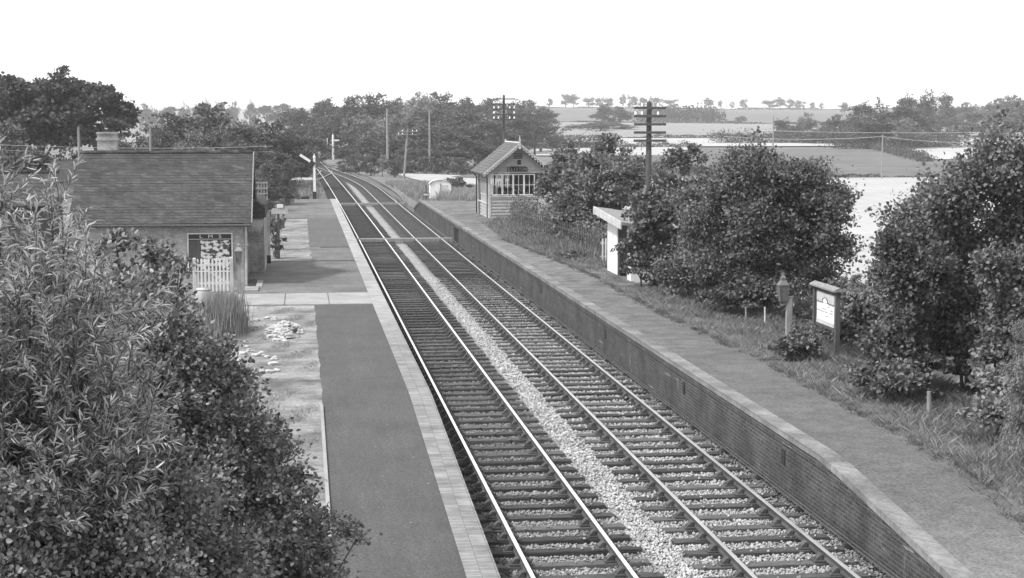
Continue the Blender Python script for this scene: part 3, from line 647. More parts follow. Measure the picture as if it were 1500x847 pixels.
# big oaks behind the station at left
def oak(px, yt, wp, Y, seed, lo, label, n=26000):
    tree_px(px, yt, wp, Y, lo, seed, n, .34, label, 'oak_tree', 'leaf_far', 26, None, .3, 1., hexa=False, fill=.2, low=-.5, per=40)
oak(62, 98, 150, 135, 61, 2.2, 'tallest spreading oak on the left skyline')
oak(142, 112, 112, 150, 62, 2.4, 'spreading oak sloping down to the right of the tallest one', 20000)
oak(-8, 108, 90, 145, 63, 2.4, 'oak cut by the left frame edge', 14000)
row([(20, 182, 90, 96), (75, 205, 60, 92), (-10, 200, 60, 90), (172, 196, 50, 125), (205, 200, 34, 130)], 'rounded tree behind the station roof at far left, counted from left', 'trees behind the station', (0, 1, 3))
row([(258, 166, 80, 170), (300, 152, 78, 190), (335, 172, 70, 165), (372, 160, 80, 180), (405, 178, 70, 170), (238, 190, 44, 160), (282, 192, 60, 150), (350, 200, 70, 150), (430, 196, 60, 170)], 'dark tree in the belt behind the station roof, counted from left', 'tree belt behind the station', (0, 1, 3))
row([(215, 152, 20, 900), (235, 156, 24, 900), (258, 152, 26, 900), (282, 150, 24, 850), (305, 146, 26, 850), (327, 150, 24, 850), (345, 148, 20, 850), (370, 146, 16, 850), (392, 150, 26, 820), (412, 147, 26, 820), (432, 152, 24, 820), (205, 158, 16, 950)], 'hazy tree on the left horizon, counted from left', 'hazy trees on the left horizon', (0, 3, 5))
# the wood beyond the junction
row([(445, 152, 54, 420), (480, 143, 60, 420), (516, 141, 60, 400), (548, 138, 58, 380), (582, 142, 56, 400), (614, 124, 44, 360), (645, 136, 62, 390), (682, 141, 58, 400), (714, 142, 48, 420), (745, 143, 50, 420), (778, 147, 50, 420), (800, 156, 34, 430), (662, 146, 50, 400), (598, 146, 50, 390)], 'tree along the top of the wood, counted from left', 'trees on top of the wood', (0, 1, 4))
row([(455, 172, 60, 330), (490, 166, 56, 320), (530, 160, 64, 320), (575, 163, 60, 320), (620, 160, 66, 310), (668, 158, 64, 310), (712, 170, 60, 320), (752, 164, 66, 330), (792, 176, 50, 340), (816, 196, 34, 350), (640, 176, 60, 300)], 'tree in the middle tier of the wood, counted from left', 'middle trees of the wood', (0, 1, 3))
row([(448, 196, 56, 270), (472, 190, 40, 345), (522, 190, 50, 340), (548, 194, 54, 270), (588, 190, 60, 262), (632, 180, 76, 255), (678, 184, 66, 262), (700, 205, 50, 255), (655, 212, 60, 248), (612, 215, 56, 248), (560, 216, 46, 258), (520, 214, 50, 330), (500, 220, 40, 330), (725, 212, 44, 330), (770, 200, 60, 330), (740, 195, 50, 330)], 'low dark tree at the foot of the wood, counted from left', 'trees at the foot of the wood', (0, 3))
# scrub beside the line
row([(508, 228, 22, 225), (525, 222, 20, 222), (543, 226, 22, 218), (560, 226, 20, 215), (578, 232, 20, 212), (600, 236, 26, 230), (640, 236, 34, 236), (672, 238, 30, 236)], 'round gorse clump beside the curve, counted from left', 'gorse clumps by the curve', (3,), .4, 'gorse_bush')
row([(375, 250, 30, 128), (405, 230, 40, 120), (392, 262, 30, 110), (418, 268, 24, 118)], 'leafy shrub-like tree past the station building, counted from left', 'small trees past the station', (3, 0), .3)
row([(350, 212, 60, 140), (300, 216, 60, 140), (440, 222, 40, 210), (400, 215, 50, 160)], 'low tree just above the station ridge, counted from left', 'low trees above the ridge', (3, 0), .2)
# hill trees at right
row([(828, 134, 16, 1290), (840, 138, 20, 1290), (862, 140, 14, 1290), (878, 142, 14, 1290), (890, 141, 14, 1290), (912, 138, 12, 1290), (926, 139, 18, 1290), (940, 140, 14, 1290), (960, 141, 22, 1290), (982, 143, 16, 1290), (805, 143, 10, 1290)], 'small tree on the hill skyline above the signal box, counted from left', 'hill skyline trees', (0, 1, 2))
row([(1037, 143, 18, 1290), (1055, 146, 12, 1290), (1072, 147, 10, 1290), (1089, 144, 14, 1290), (1127, 144, 18, 1290), (1142, 142, 18, 1290), (1156, 144, 16, 1290), (1171, 146, 16, 1290), (1190, 148, 9, 1290), (1203, 150, 8, 1290), (1236, 150, 14, 1000)], 'small tree on the right hill skyline, counted from left', 'right hill skyline trees', (0, 1, 2))
row([(862, 180, 28, 560), (885, 153, 30, 620), (880, 178, 36, 540), (908, 156, 32, 620), (915, 184, 34, 560), (840, 182, 28, 560), (898, 178, 34, 600)], 'tree in the clump on the hillside left of the telegraph pole, counted from left', 'hillside clump', (0, 3))
row([(1143, 172, 28, 420), (1182, 165, 34, 420), (1160, 184, 34, 410), (1222, 168, 34, 400), (1246, 172, 30, 410), (1205, 182, 30, 405), (1200, 190, 40, 400)], 'hedgerow tree beyond the wide sycamore, counted from left', 'hedgerow trees', (3, 0))
row([(1275, 145, 52, 370), (1318, 147, 50, 365), (1340, 134, 44, 390), (1290, 165, 56, 360), (1330, 168, 60, 355), (1352, 165, 34, 365), (1262, 166, 34, 372), (1372, 132, 38, 520), (1388, 150, 22, 520)], 'dark oak in the field clump at right, counted from left', 'field clump of oaks', (3, 3, 0))
row([(1410, 150, 26, 620), (1428, 148, 24, 620), (1458, 144, 36, 640), (1480, 140, 36, 600), (1496, 144, 30, 500), (1440, 160, 60, 480), (1400, 170, 50, 450), (1480, 165, 60, 420)], 'hazy tree at far right behind the sycamores, counted from left', 'hazy trees at far right', (0, 3))
row([(1082, 194, 12, 480), (1085, 170, 16, 790)], 'lone small tree in the pale hillside field, counted from left', 'lone field trees', (0,))
# hedges
def hedge(a, b, h, wd, n, leaf, label, mat='leaf_far', name='hedge', group=None):
    r = np.random.default_rng(int(abs(a[0]*7+b[1]))); t = r.random(n); x = a[0]+(b[0]-a[0])*t; y = a[1]+(b[1]-a[1])*t
    hh = h*(.75+.3*np.sin(t*37+a[1])+.25*np.sin(t*91+1)+.15*np.sin(t*213)); u = r.random(n)**.6; z = ht(x, y)+hh*u; x = x+r.normal(size=n)*wd*.3; y = y+r.normal(size=n)*wd*.35*(1.1-u)
    C = np.stack([x, y, z], -1); C0 = C.mean(0); me = leaves(name, C-C0, leaf, .9, M[mat], 3, .5); o = link(name, me); o.location = C0; return tag(o, label, 'hedge', group)
hedge((13, 230), (75, 225), 2.2, 3.0, 9000, .35, 'hedge behind the small white hut and field edge')
hedge((60, 218), (185, 217.5), .6, 1.0, 9000, .2, 'thin dark hedge line along the far side of the corn field')
hedge((17, 95), (16.6, 44), 2.3, 1.6, 16000, .16, 'overgrown hedge in the dark behind the platform trees', 'leaf_syc')
hedge((12.6, 95), (13.2, 64), 1.5, 1.0, 9000, .12, 'dark undergrowth hedge around the paling fence', 'leaf_syc')
hedge((60, 373), (90, 374), 1.4, 2, 3500, .3, 'hedge between dark pasture and bright strip')
hedge((134, 371), (110, 276), 1.5, 3.0, 9000, .3, 'curving scrubby hedge right of the dark pasture')
hedge((40, 457), (330, 457), 1.3, 2.5, 16000, .35, 'long hedge line above the bright corn strip')
hedge((70, 760), (560, 760), 1.6, 4, 9000, .9, 'thin hedge at the foot of the upper hill field')
hedge((122, 364), (152, 362), 4.0, 6, 12000, .34, 'scrub growing at the feet of the field oaks')
hedge((106, 408), (142, 404), 3.0, 6, 9000, .34, 'scrub under the hedgerow trees')
hedge((15.2, 33), (15.0, 25), 1.2, 1.6, 5000, .08, 'dark brambles in the shade under the right-edge trees', 'leaf_syc')
hedge((170, 800), (212, 815), 7, 10, 6000, 1.2, 'thick dark copse hedge on the hillside right of the pole')
hedge((180, 1278), (820, 1278), 1.8, 5, 9000, 1.2, 'hedge running along under the hill crest')
hedge((45, 360), (72, 372), 3, 4, 3000, .5, 'hedge behind the signal box field')

# ---------------------------------------------------------------- grass and weeds (uncountable)
def blades(name, x, y, h, mat, label, seed, wid=.012, lean=.35):
    r = np.random.default_rng(seed); n = len(x); z = ht(x, y); H = h*r.uniform(.5, 1.4, n); a = r.uniform(0, 6.28, n); l = r.normal(size=(n, 2))*lean*H[:, None]
    wx, wy = np.cos(a)*wid, np.sin(a)*wid; b = np.stack([x, y, z-.02], -1)
    V = np.stack([b+np.stack([-wx, -wy, 0*x], -1), b+np.stack([wx, wy, 0*x], -1), b+np.stack([l[:, 0]*.5+wx*.6, l[:, 1]*.5+wy*.6, H*.6], -1), b+np.stack([l[:, 0], l[:, 1], H], -1)], 1).reshape(-1, 3)
    me = bpy.data.meshes.new(name); raw_mesh(me, V, np.arange(n*4).reshape(n, 4)); me.materials.append(M[mat])
    at_ = me.attributes.new('tone', 'FLOAT', 'POINT'); at_.data.foreach_set('value', np.repeat(r.random(n), 4).astype(np.float32))
    return tag(link(name, me), label, kind='stuff')
r = np.random.default_rng(5)
def verge_x(y): return np.interp(y, [14, 23, 26, 29, 34, 39, 48, 60, 69, 79, 90], [10.9, 10.85, 10.95, 11.05, 11.05, 11.1, 10.85, 10.95, 10.6, 9.95, 10.3])
n = 150000; y = 15+(92-15)*r.random(n)**1.3; u = r.random(n); x = verge_x(y)+.1*np.sin(y*3.1)+(u**1.1)*(15.5-verge_x(y)); x = x+r.normal(size=n)*.05
k = ~((y > 55) & (x > 11.7) & (y < 63)); blades('verge_grass', x[k], y[k], .05+.14*np.clip((x[k]-verge_x(y[k]))/1.2, 0, 1)*(.7+.5*np.sin(x[k]*4+y[k]*1.7)), 'grass', 'rough grass verge behind the right platform', 6, .008, .6)
n = 16000; cx = r.uniform(15, 80, 500); i = r.integers(0, 500, n); y = cx[i]+r.normal(size=n)*.1; x = verge_x(cx)[i]+r.normal(size=500)[i]*.09+r.normal(size=n)*.05; blades('edge_weeds', x, y, .1, 'weed_dark', 'dark weed clods along the back edge of the right platform', 17, .008, .6)
n = 26000; cx = r.uniform(14, 90, 900); i = r.integers(0, 900, n); y = cx[i]+r.normal(size=n)*.12; x = verge_x(cx)[i]+r.uniform(.1, 1.6, 900)[i]+r.normal(size=n)*.1; k = ~((y > 55) & (y < 63))
blades('grass_tufts', x[k], y[k], .2, 'dry_grass', 'pale taller grass tufts along the verge', 7, .006, .55)
n = 110000; y = 15+38*r.random(n)**1.4; x = r.uniform(-3.2, .33, n)+np.where(y > 34, .1*r.random(n)**2, 0); blades('lawn_grass', x, y, .03+.035*np.clip(np.sin(x*3+y*.8)+np.sin(y*2.3-x*5), 0, 2), 'dry_grass', 'short dry grass on the strip beside the left platform', 8, .007, .6)
n = 12000; y = r.uniform(71, 101, n); x = r.uniform(-2.2, .4, n); blades('platform_grass', x, y, .05, 'dry_grass', 'short grass on the far left platform patch', 9, .012)
n = 14000; y = r.uniform(66, 93, n); x = verge_x(y)+r.random(n)**.8*2.2; blades('tall_weeds', x, y, .12+.4*np.clip(x-verge_x(y), 0, 1)*(.6+.4*np.sin(y*2.1+x*3)), 'weed', 'tall weeds in front of the signal box and dark fence', 10, .02, .25)
n = 9000; x = r.uniform(11.5, 17, n); y = r.uniform(130, 146, n); blades('tall_grass', x, y, .8, 'dry_grass', 'tall pale grasses right of the white hut', 12, .03, .2)
n = 12000; x = r.uniform(9.6, 22, n); y = r.uniform(128, 185, n); blades('field_edge_grass', x, y, .45, 'dry_grass', 'long pale grass beyond the end of the right platform', 13, .05)
n = 9000; x = r.uniform(-12, 2.2, n); y = r.uniform(137, 240, n); blades('lineside_grass', x, y, .35, 'grass', 'rough grass left of the line past the signal', 14, .05)
n = 2600; x = r.uniform(8.74, 8.95, n); y = 18+75*r.random(n)**1.2; bl = blades('wall_foot_weeds', x, y, .09, 'weed', 'small weeds growing along the platform wall foot', 15, .008)
n = 2600; x = -2.2+r.normal(size=n)*.24; y = 46.5+r.normal(size=n)*.8; blades('tall_stalks', x, y, .85, 'weed', 'clump of tall feathery stalks in front of the white gate', 16, .014, .12)

# ---------------------------------------------------------------- station building
t = empty('station_building', (-5.5, 63.3, .74), 'low brick station building with a large dark slate roof behind the left bushes', 'building')
def bx(name, shapes, mat, parent=t, org=None):
    mb = MB()
    for s in shapes: mb.box(*s)
    o = mb.build(name, mat, parent); o.location = tuple(-v for v in (org or t.location)); return o
def rebase(o, root): o.location = tuple(-v for v in root.location); return o
X0, X1 = -8.1, -2.05; Y0, Y1 = 60.0, 67.0; EZ = 2.95
mb = MB(); mb.box((X0, Y0, .6), (X1, Y0+.25, EZ)); mb.box((X0, Y1-.25, .6), (X1, Y1, EZ)); mb.box((X0, Y0+.25, .6), (X0+.25, Y1-.25, EZ)); mb.box((X1-.25, Y0+.25, .6), (X1, Y1-.25, EZ))
for xa, xb in ((X0, X0+.25), (X1-.25, X1)): mb.prism([(Y0+.25, EZ), (Y1-.25, EZ), ((Y0+Y1)/2, 5.2)], 'x', xa, xb)
rebase(mb.build('wall', M['brick_house'], t), t)
# projecting wing with its wall facing the camera
mb = MB(); mb.box((X1+.002, 64.7, .6), (-1.42, 70.2, 2.9)); rebase(mb.build('wing_wall', M['brick_house'], t), t)
def slate_roof(name, xa, xb, ye, ze, yr, zr, mat, parent, n=27, seed=1, th=.014):
    """slated slope as stepped courses from the eave (ye,ze) to the ridge (yr,zr)"""
    rd = random.Random(seed); mb = MB(); L = math.hypot(yr-ye, zr-ze); dy, dz = (yr-ye)/L, (zr-ze)/L; ny, nz = (-dz, abs(dy))
    if dy < 0: ny = abs(dz)
    for i in range(n):
        a, b = L*i/n-.02, L*(i+1)/n+.05; j = rd.uniform(-.004, .004)
        p = [(ye+dy*a+ny*(th+j), ze+dz*a+nz*(th+j)), (ye+dy*b+ny*.004, ze+dz*b+nz*.004), (ye+dy*b-ny*.02, ze+dz*b-nz*.02), (ye+dy*a-ny*.02, ze+dz*a-nz*.02)]
        mb.prism(p, 'x', xa+rd.uniform(-.012, .012), xb+rd.uniform(-.012, .012))
    return mb.build(name, mat, parent)
RX0, RX1 = -8.25, -1.78
rf = rebase(slate_roof('roof', RX0, RX1, 59.6, 3.04, 63.5, 5.5, M['slate'], t), t)
rebase(slate_roof('roof', RX0, RX1, 67.4, 3.04, 63.5, 5.5, M['slate'], t), t)
mb = MB(); xx = RX0
rd = random.Random(5)
while xx < RX1-.1:
    l = .42; tz = rd.uniform(-.015, .015); mb.tube([(xx, 63.5, 5.52+tz), (min(xx+l, RX1), 63.5, 5.52+tz)], .085, 8); xx += l+.01
mb.box((-2.35, 63.42, 5.56), (-2.1, 63.58, 5.6)); mb.box((-3.0, 63.42, 5.57), (-2.75, 63.58, 5.61))
rebase(mb.build('ridge_tiles', M['slate'], t), t)
mb = MB(); mb.bar((RX1+.03, 59.55, 2.98), (RX1+.03, 63.5, 5.47), .04, .2); mb.bar((RX1+.03, 67.45, 2.98), (RX1+.03, 63.5, 5.47), .04, .2)
rebase(mb.build('bargeboard', M['wood_grey'], t), t)
mb = MB(); mb.tube([(RX0, 59.55, 2.97), (RX1, 59.55, 2.95)], .05, 8); rebase(mb.build('gutter', M['wood_dark'], t), t)
mb = MB(); mb.tube([(X1+.07, 59.95, 2.9), (X1+.07, 59.95, .75)], .04, 8); mb.box((X1-.02, 59.9, 2.2), (X1+.16, 60.0, 2.25)); rebase(mb.build('downpipe', M['offwhite'], t), t)
# scalloped canopy valance on the platform side
mb = MB(); mb.box((X1+.01, 60.05, 2.78), (-1.42, 64.65, 2.86))
yy_ = 60.1
for i in range(5): mb.prism([(X1+.03+i*.12, 2.78), (X1+.03+i*.12+.11, 2.78), (X1+.03+i*.12+.055, 2.6)], 'y', 60.06, 60.09)
for i in range(24): mb.prism([(60.15+i*.18, 2.78), (60.15+i*.18+.17, 2.78), (60.15+i*.18+.085, 2.58)], 'x', -1.45, -1.42)
rebase(mb.build('canopy', M['wood_grey'], t), t)
mb = MB(); mb.box((X1+.005, 61.2, .78), (X1+.04, 62.2, 2.6)); rebase(mb.build('door', M['wood_dark'], t), t)
mb = MB(); mb.prism([(-1.98, 2.95), (-1.35, 2.95), (-1.38, 3.35), (-1.7, 3.6), (-1.98, 3.6)], 'y', 64.6, 70.3); mb.box((-1.99, 64.58, 3.4), (-1.36, 64.62, 3.44)); rebase(mb.build('wing_roof', M['slate'], t), t)
# second building with the square chimney, behind
t2 = empty('brick_house', (-10.5, 86, .74), 'low house behind the station with a square pale brick chimney stack', 'house')
mb = MB(); mb.box((-12.4, 84, .7), (-8.0, 88, 3.8)); rebase(mb.build('wall', M['brick_house'], t2), t2)
a, b = at(137, 222, 84), at(165, 194, 84)
rf = rebase(slate_roof('roof', -12.6, -7.8, 83.8, 3.7, 86, 4.75, M['slate'], t2, 12), t2); rebase(slate_roof('roof', -12.6, -7.8, 88.2, 3.7, 86, 4.75, M['slate'], t2, 12), t2)
mb = MB(); mb.box((a.x, 85.6, 3.0), (b.x, 86.5, b.z-.1)); mb.box((a.x-.06, 85.54, b.z-.42), (b.x+.06, 86.56, b.z-.3)); mb.box((a.x-.04, 85.56, b.z-.1), (b.x+.04, 86.54, b.z))
rebase(mb.build('chimney', M['brick_house'], t2), t2)
# dark tarred shed left of the station
t3 = empty('tarred_shed', (-11.5, 66, .74), 'dark boarded shed with a pale roof edge left of the station roof', 'shed')
mb = MB(); mb.box((-13.6, 64, .6), (-9.6, 68, 3.7)); rebase(mb.build('wall', M['wood_dark'], t3), t3)
rebase(slate_roof('roof', -13.9, -9.4, 63.7, 3.5, 66, 4.7, M['slate'], t3, 9), t3); mb = MB(); mb.box((-13.9, 65.9, 4.7), (-9.4, 66.1, 4.8)); rebase(mb.build('ridge', M['slate'], t3), t3)

# poster board on the station wall
t = empty('poster_board', (-3.27, 59.97, 1.95), 'black poster board in a white frame on the station wall, torn pale posters', 'notice board')
def lp(o, root): o.location = (0, 0, 0); return o
W_, H_ = .77, .67
mb = MB(); mb.box((-W_, -.02, -H_), (W_, .02, H_)); mb.build('panel', M['black'], t)
mb = MB()
for a_ in (((-W_-.04, -.05, -H_-.04), (-W_, .02, H_+.04)), ((W_, -.05, -H_-.04), (W_+.04, .02, H_+.04)), ((-W_, -.05, H_), (W_, .02, H_+.04)), ((-W_, -.05, -H_-.04), (W_, .02, -H_)), ((-W_, -.035, H_-.19), (W_, -.02, H_-.175))): mb.box(*a_)
mb.build('frame', M['white'], t)
def text(s, size, mat, parent, loc, rot, name='lettering', ext=.002, sx=1., gap=.72):
    n = len(s)
    for i, ch in enumerate(s):
        if ch != ' ': text1(ch, size, mat, parent, (loc[0]+(i-(n-1)/2)*size*gap*sx, loc[1], loc[2]), rot, 'letter', ext, sx)
def text1(s, size, mat, parent, loc, rot, name='lettering', ext=.002, sx=1.):
    c = bpy.data.curves.new(name, 'FONT'); c.body = s; c.size = size; c.extrude = ext; c.align_x = 'CENTER'; c.align_y = 'CENTER'
    o0 = bpy.data.objects.new(name, c); COL.objects.link(o0); dg = bpy.context.evaluated_depsgraph_get(); me = bpy.data.meshes.new_from_object(o0.evaluated_get(dg)); bpy.data.objects.remove(o0)
    me.materials.clear(); me.materials.append(mat); o = link(name, me, parent); o.location = loc; o.rotation_euler = rot; o.scale = (sx, 1, 1); return o
text('L M S', .17, M['white'], t, (0.02, -.026, H_-.09), (R(90), 0, 0), sx=1.4)
mb = MB(); mb.box((-W_+.02, -.028, -H_+.05), (-.34, -.022, H_-.22)); mb.build('poster', M['wood_dark'], t)
def blot():
    tt = NT('torn_poster'); n_ = tt.noise(5.5, 3, .55, stretch=(1, 1, 1.7)); m_ = tt.ramp(n_, .47, .53, .06, .62); return tt.done(m_, .7)
M['torn'] = blot()
mb = MB(); rd = random.Random(3); zz0 = [-.62, -.36, -.1, .12, .3, .44]
mb.add([(-.33+rd.uniform(-.03, .03), -.03, z_) for z_ in zz0]+[(.7+rd.uniform(-.03, .03), -.03, z_) for z_ in zz0], [(i, i+6, i+7, i+1) for i in range(5)])
mb.build('poster', M['torn'], t)
# picket gate
t = empty('picket_gate', (-3.05, 57.5, .72), 'white picket gate in front of the poster board', 'gate', rz=math.atan2(.55, 1.1)*.35)
for i in range(9):
    xx = -.53+i*.128; h_ = 1.22+(.02 if i % 2 else 0); mb = MB(); mb.prism([(xx-.032, .04), (xx+.032, .04), (xx+.032, h_-.06), (xx, h_), (xx-.032, h_-.06)], 'y', -.03, -.01); mb.build('pale', M['white'], t)
for z_ in (.3, .95): mb = MB(); mb.box((-.58, -.008, z_), (.56, .03, z_+.08)); mb.build('rail', M['white'], t)
mb = MB(); mb.bar((-.5, .01, 1.0), (.5, .01, .34), .03, .07, 0, (0, 0, 1)); mb.build('brace', M['white'], t)
for s in (-1, 1): mb = MB(); mb.box((s*.64-.055, -.05, 0), (s*.64+.055, .06, 1.25), ch=.03); mb.build('post', M['offwhite'], t)
# lantern on a post by the gate
def lantern_head(parent, z, s=1.0, mat='wood_grey', off=(0, 0)):
    ox, oy = off; mb = MB(); ci = [(math.cos(a)*1, math.sin(a)*1) for a in (R(45), R(135), R(225), R(315))]
    def ring(r0, z0, r1, z1): mb.add([(ox+c[0]*r0*s, oy+c[1]*r0*s, z+z0*s) for c in ci]+[(ox+c[0]*r1*s, oy+c[1]*r1*s, z+z1*s) for c in ci], [(i, (i+1) % 4, 4+(i+1) % 4, 4+i) for i in range(4)]+[(3, 2, 1, 0), (4, 5, 6, 7)])
    ring(.13, 0, .14, .03); ring(.21, .45, .22, .49); ring(.22, .49, .09, .62); ring(.09, .62, .1, .7); ring(.1, .7, .03, .77)
    for c in ci: mb.bar((ox+c[0]*.135*s, oy+c[1]*.135*s, z+.03*s), (ox+c[0]*.205*s, oy+c[1]*.205*s, z+.45*s), .02*s)
    h = mb.build('lantern_frame', M[mat], parent)
    mb = MB(); ring_ = [(ox+c[0]*.125*s, oy+c[1]*.125*s, z+.03*s) for c in ci]+[(ox+c[0]*.195*s, oy+c[1]*.195*s, z+.45*s) for c in ci]
    mb.add(ring_, [(i, (i+1) % 4, 4+(i+1) % 4, 4+i) for i in range(4)]); g = mb.build('lantern_glass', M['lamp_glass'], h); return h
M['lamp_glass'] = plain('grimy_lamp_glass', .11, .3, 8, 30, .35, 0)
t = empty('platform_lantern', (-2.12, 56.5, .74), 'square lantern on a pale post beside the white picket gate', 'lamp', 'platform lanterns')
mb = MB(); mb.box((-.055, -.055, 0), (.055, .055, 1.1), ch=.01); mb.build('post', M['wood_grey'], t); lantern_head(t, 1.1, .9)
t = empty('platform_lantern', (12.45, 40.3, .86), 'square lantern on a timber post on the right verge', 'lamp', 'platform lanterns')
mb = MB(); mb.box((-.07, -.07, -.1), (.07, .07, 1.35), ch=.01); mb.bar((0, 0, 1.2), (-.2, 0, 1.12), .05); mb.build('post', M['wood_grey'], t); lantern_head(t, 1.22, .88, 'lantern_grey', (-.17, 0))
t = empty('lamp_post', (-1.33, 69.0, .75), 'pale lamp post with a dark lantern beyond the station corner', 'lamp')
mb = MB(); mb.box((-.06, -.06, .35), (.06, .06, 2.25), ch=.01); mb.build('post', M['offwhite'], t); mb = MB(); mb.box((-.08, -.08, 0), (.08, .08, .35)); mb.build('post_base', M['black'], t); lantern_head(t, 2.27, .6, 'black', (.1, 0))
t = empty('name_board', (-.95, 71.5, .75), 'small lettered board on a post beside the dark lantern', 'sign')
mb = MB(); mb.box((-.05, -.04, 0), (.05, .04, 2.0)); mb.build('post', M['wood_dark'], t)
mb = MB(); mb.box((-.3, -.07, 1.95), (.42, -.04, 2.2)); mb.build('board', M['offwhite'], t)
mb = MB(); mb.box((-.05, -.1, 2.22), (.22, .1, 2.36)); mb.build('lamp_hood', M['white'], t)
# white marks, step and mat by the corner
mb = MB(); mb.box((-2.0, 57.3, .74), (-1.5, 58.6, .83), ch=.01); tag(mb.build('stone_step', M['concrete']), 'pale stone step lying by the station corner', 'step')
mb = MB(); mb.box((-1.9, 59.1, .745), (-1.66, 61.6, .80)); tag(mb.build('dark_mat', M['black']), 'narrow dark hatch beside the station side wall', 'matting')  # narrow dark mat laid along the foot of the side wall
mb = MB(); mb.box((-1.62, 58.9, .745), (-1.4, 61.2, .79)); tag(mb.build('stone_kerb', M['concrete']), 'short pale kerb right of the dark hatch', 'kerb stone')
# barrel
t = empty('barrel', (-3.05, 51.8, .72), 'pale round barrel standing left of the tall stalks', 'barrel')
mb = MB(); mb.lathe((0, 0, 0), [(.2, 0), (.25, .2), (.27, .38), (.26, .6), (.235, .74), (.21, .745), (.205, .68)], 20); mb.build('body', M['barrel'], t, True)
mb = MB(); mb.tube([(.245*math.cos(a), .245*math.sin(a), .69) for a in np.linspace(0, 6.283, 21)], .012, 5); mb.build('hoop', M['rust'], t)
# garden stones: two rings and a rockery
def rock(c, s, seed):
    bm = bmesh.new(); bmesh.ops.create_icosphere(bm, subdivisions=2, radius=s); rd = random.Random(seed); f = [rd.uniform(.7, 1.3) for _ in range(3)]
    ph = [rd.uniform(0, 6) for _ in range(3)]
    for v in bm.verts:
        q = 1+.25*math.sin(v.co.x/s*3+ph[0])+.2*math.sin(v.co.y/s*4+ph[1])+.15*math.sin(v.co.z/s*5+ph[2]); v.co = Vector((v.co.x*f[0]*q, v.co.y*f[1]*q, max(v.co.z, -.3*s)*.75*q))
    me = bpy.data.meshes.new('stone'); bm.to_mesh(me); bm.free(); me.materials.append(M['limestone']); return me
RK = [rock((0, 0, 0), 1, i) for i in range(6)]
rd = random.Random(8)
def putrock(p, s, lab, grp):
    o = link('garden_stone', RK[rd.randrange(6)]); o.location = (p[0], p[1], p[2] if len(p) > 2 else .76); o.scale = (s, s, s); o.rotation_euler = (0, 0, rd.uniform(0, 6)); tag(o, lab, 'stone', grp)
for (px, py, s) in [(366, 474, .1), (377, 469, .09), (390, 467, .1), (402, 468, .08), (388, 478, .11), (376, 479, .07), (358, 478, .08)]:
    putrock(onz(px, py, .77), s, 'whitish stone of the far edging ring near the path', 'stones of the far edging ring')
for (px, py, s) in [(357, 502, .07), (363, 508, .07), (366, 514, .08), (356, 518, .08), (348, 528, .09), (351, 536, .07), (374, 521, .09), (382, 520, .1), (392, 523, .08), (402, 526, .08), (399, 534, .11), (395, 545, .09), (384, 545, .1), (374, 545, .09), (366, 543, .09), (405, 543, .08)]:
    putrock(onz(px, py, .77), s, 'whitish stone of the near edging ring on the grass', 'stones of the near edging ring')
for i in range(60):
    a_ = rd.uniform(0, 6.28); q = rd.random()**.6; c = onz(417, 487, .77); x_ = c.x+math.cos(a_)*q*.5; y_ = c.y+math.sin(a_)*q*1.8
    putrock((x_, y_, .75+.3*(1-q)), rd.uniform(.06, .12), 'pale stone of the heaped rockery', 'stones of the heaped rockery')

# ---------------------------------------------------------------- signal box
def glass():
    t_ = NT('window_glass'); t_.done(.02, .05, 0, 1.0); tr = t_.n.new('ShaderNodeBsdfTransparent'); mx = t_.n.new('ShaderNodeMixShader'); mx.inputs[0].default_value = .78
    t_.link(t_.p.outputs[0], mx.inputs[1]); t_.link(tr.outputs[0], mx.inputs[2]); t_.link(mx.outputs[0], t_.out.inputs[0]); return t_.m
BX0, BX1, BY0, BY1, BZ = 11.35, 14.95, 97.7, 103.7, .9
XC = (BX0+BX1)/2
t = empty('signal_box', (XC, 100.7, .88), 'timber signal box with slate roof and long white windows on the right platform', 'signal box')
def sb(mb, name, mat, parent=None):
    o = mb.build(name, mat, parent or t)
    if parent is None: rebase(o, t)
    return o
def clap(mb, z0, z1, x0, x1, y, axis='x', h=.17):
    """overlapping weatherboards"""
    z = z0; h = h*1.12
    while z < z1-.01:
        zt = min(z+h, z1)
        if axis == 'x': mb.prism([(y-.05, z), (y-.006, zt), (y+.05, zt), (y+.05, z)], 'x', x0, x1)
        else: mb.prism([(y-.05, z), (y-.006, zt), (y+.05, zt), (y+.05, z)], 'y', x0, x1)
        z = zt
mb = MB(); clap(mb, BZ, 2.2, BX0+.08, BX1-.08, BY0); clap(mb, 3.62, 3.82, BX0+.08, BX1-.08, BY0)
z = 3.82
while z < 5.2:                                        # gable boards narrowing to the apex
    hw = (5.35-z)*(1.8/1.7); clap(mb, z, z+.15, XC-hw+.1, XC+hw-.1, BY0, h=.15); z += .15
clap(mb, BZ, 1.75, BY0+.08, BY1, BX0, 'y'); mb.box((BX0-.0, BY0+.1, 1.75), (BX0+.04, BY1, 2.2))
mb.box((BX0+.05, BY1-.05, BZ), (BX1, BY1, 2.1)); mb.box((BX0+.05, BY1-.05, 3.5), (BX1, BY1, 3.65)); mb.box((BX0+2.0, BY1-.05, 2.1), (BX1, BY1, 3.5)); mb.box((BX0+1.0, BY1-.05, 2.1), (BX0+1.08, BY1, 3.5)); mb.box((BX1-.05, BY0+.05, BZ), (BX1, BY1-.05, 3.65))
sb(mb, 'wall', M['board_mid'])
mb = MB()
for (x_, y_) in ((BX0, BY0), (BX1-.1, BY0), (BX0, BY1-.1)): mb.box((x_-.06, y_-.06, BZ-.05), (x_+.09, y_+.09, 3.64))
mb.box((BX0+.05, BY0-.07, 2.16), (BX1-.1, BY0+.02, 2.24)); mb.box((BX0-.07, BY0+.1, 1.7), (BX0+.02, BY1-.1, 1.78))
sb(mb, 'corner_post', M['board_light'])
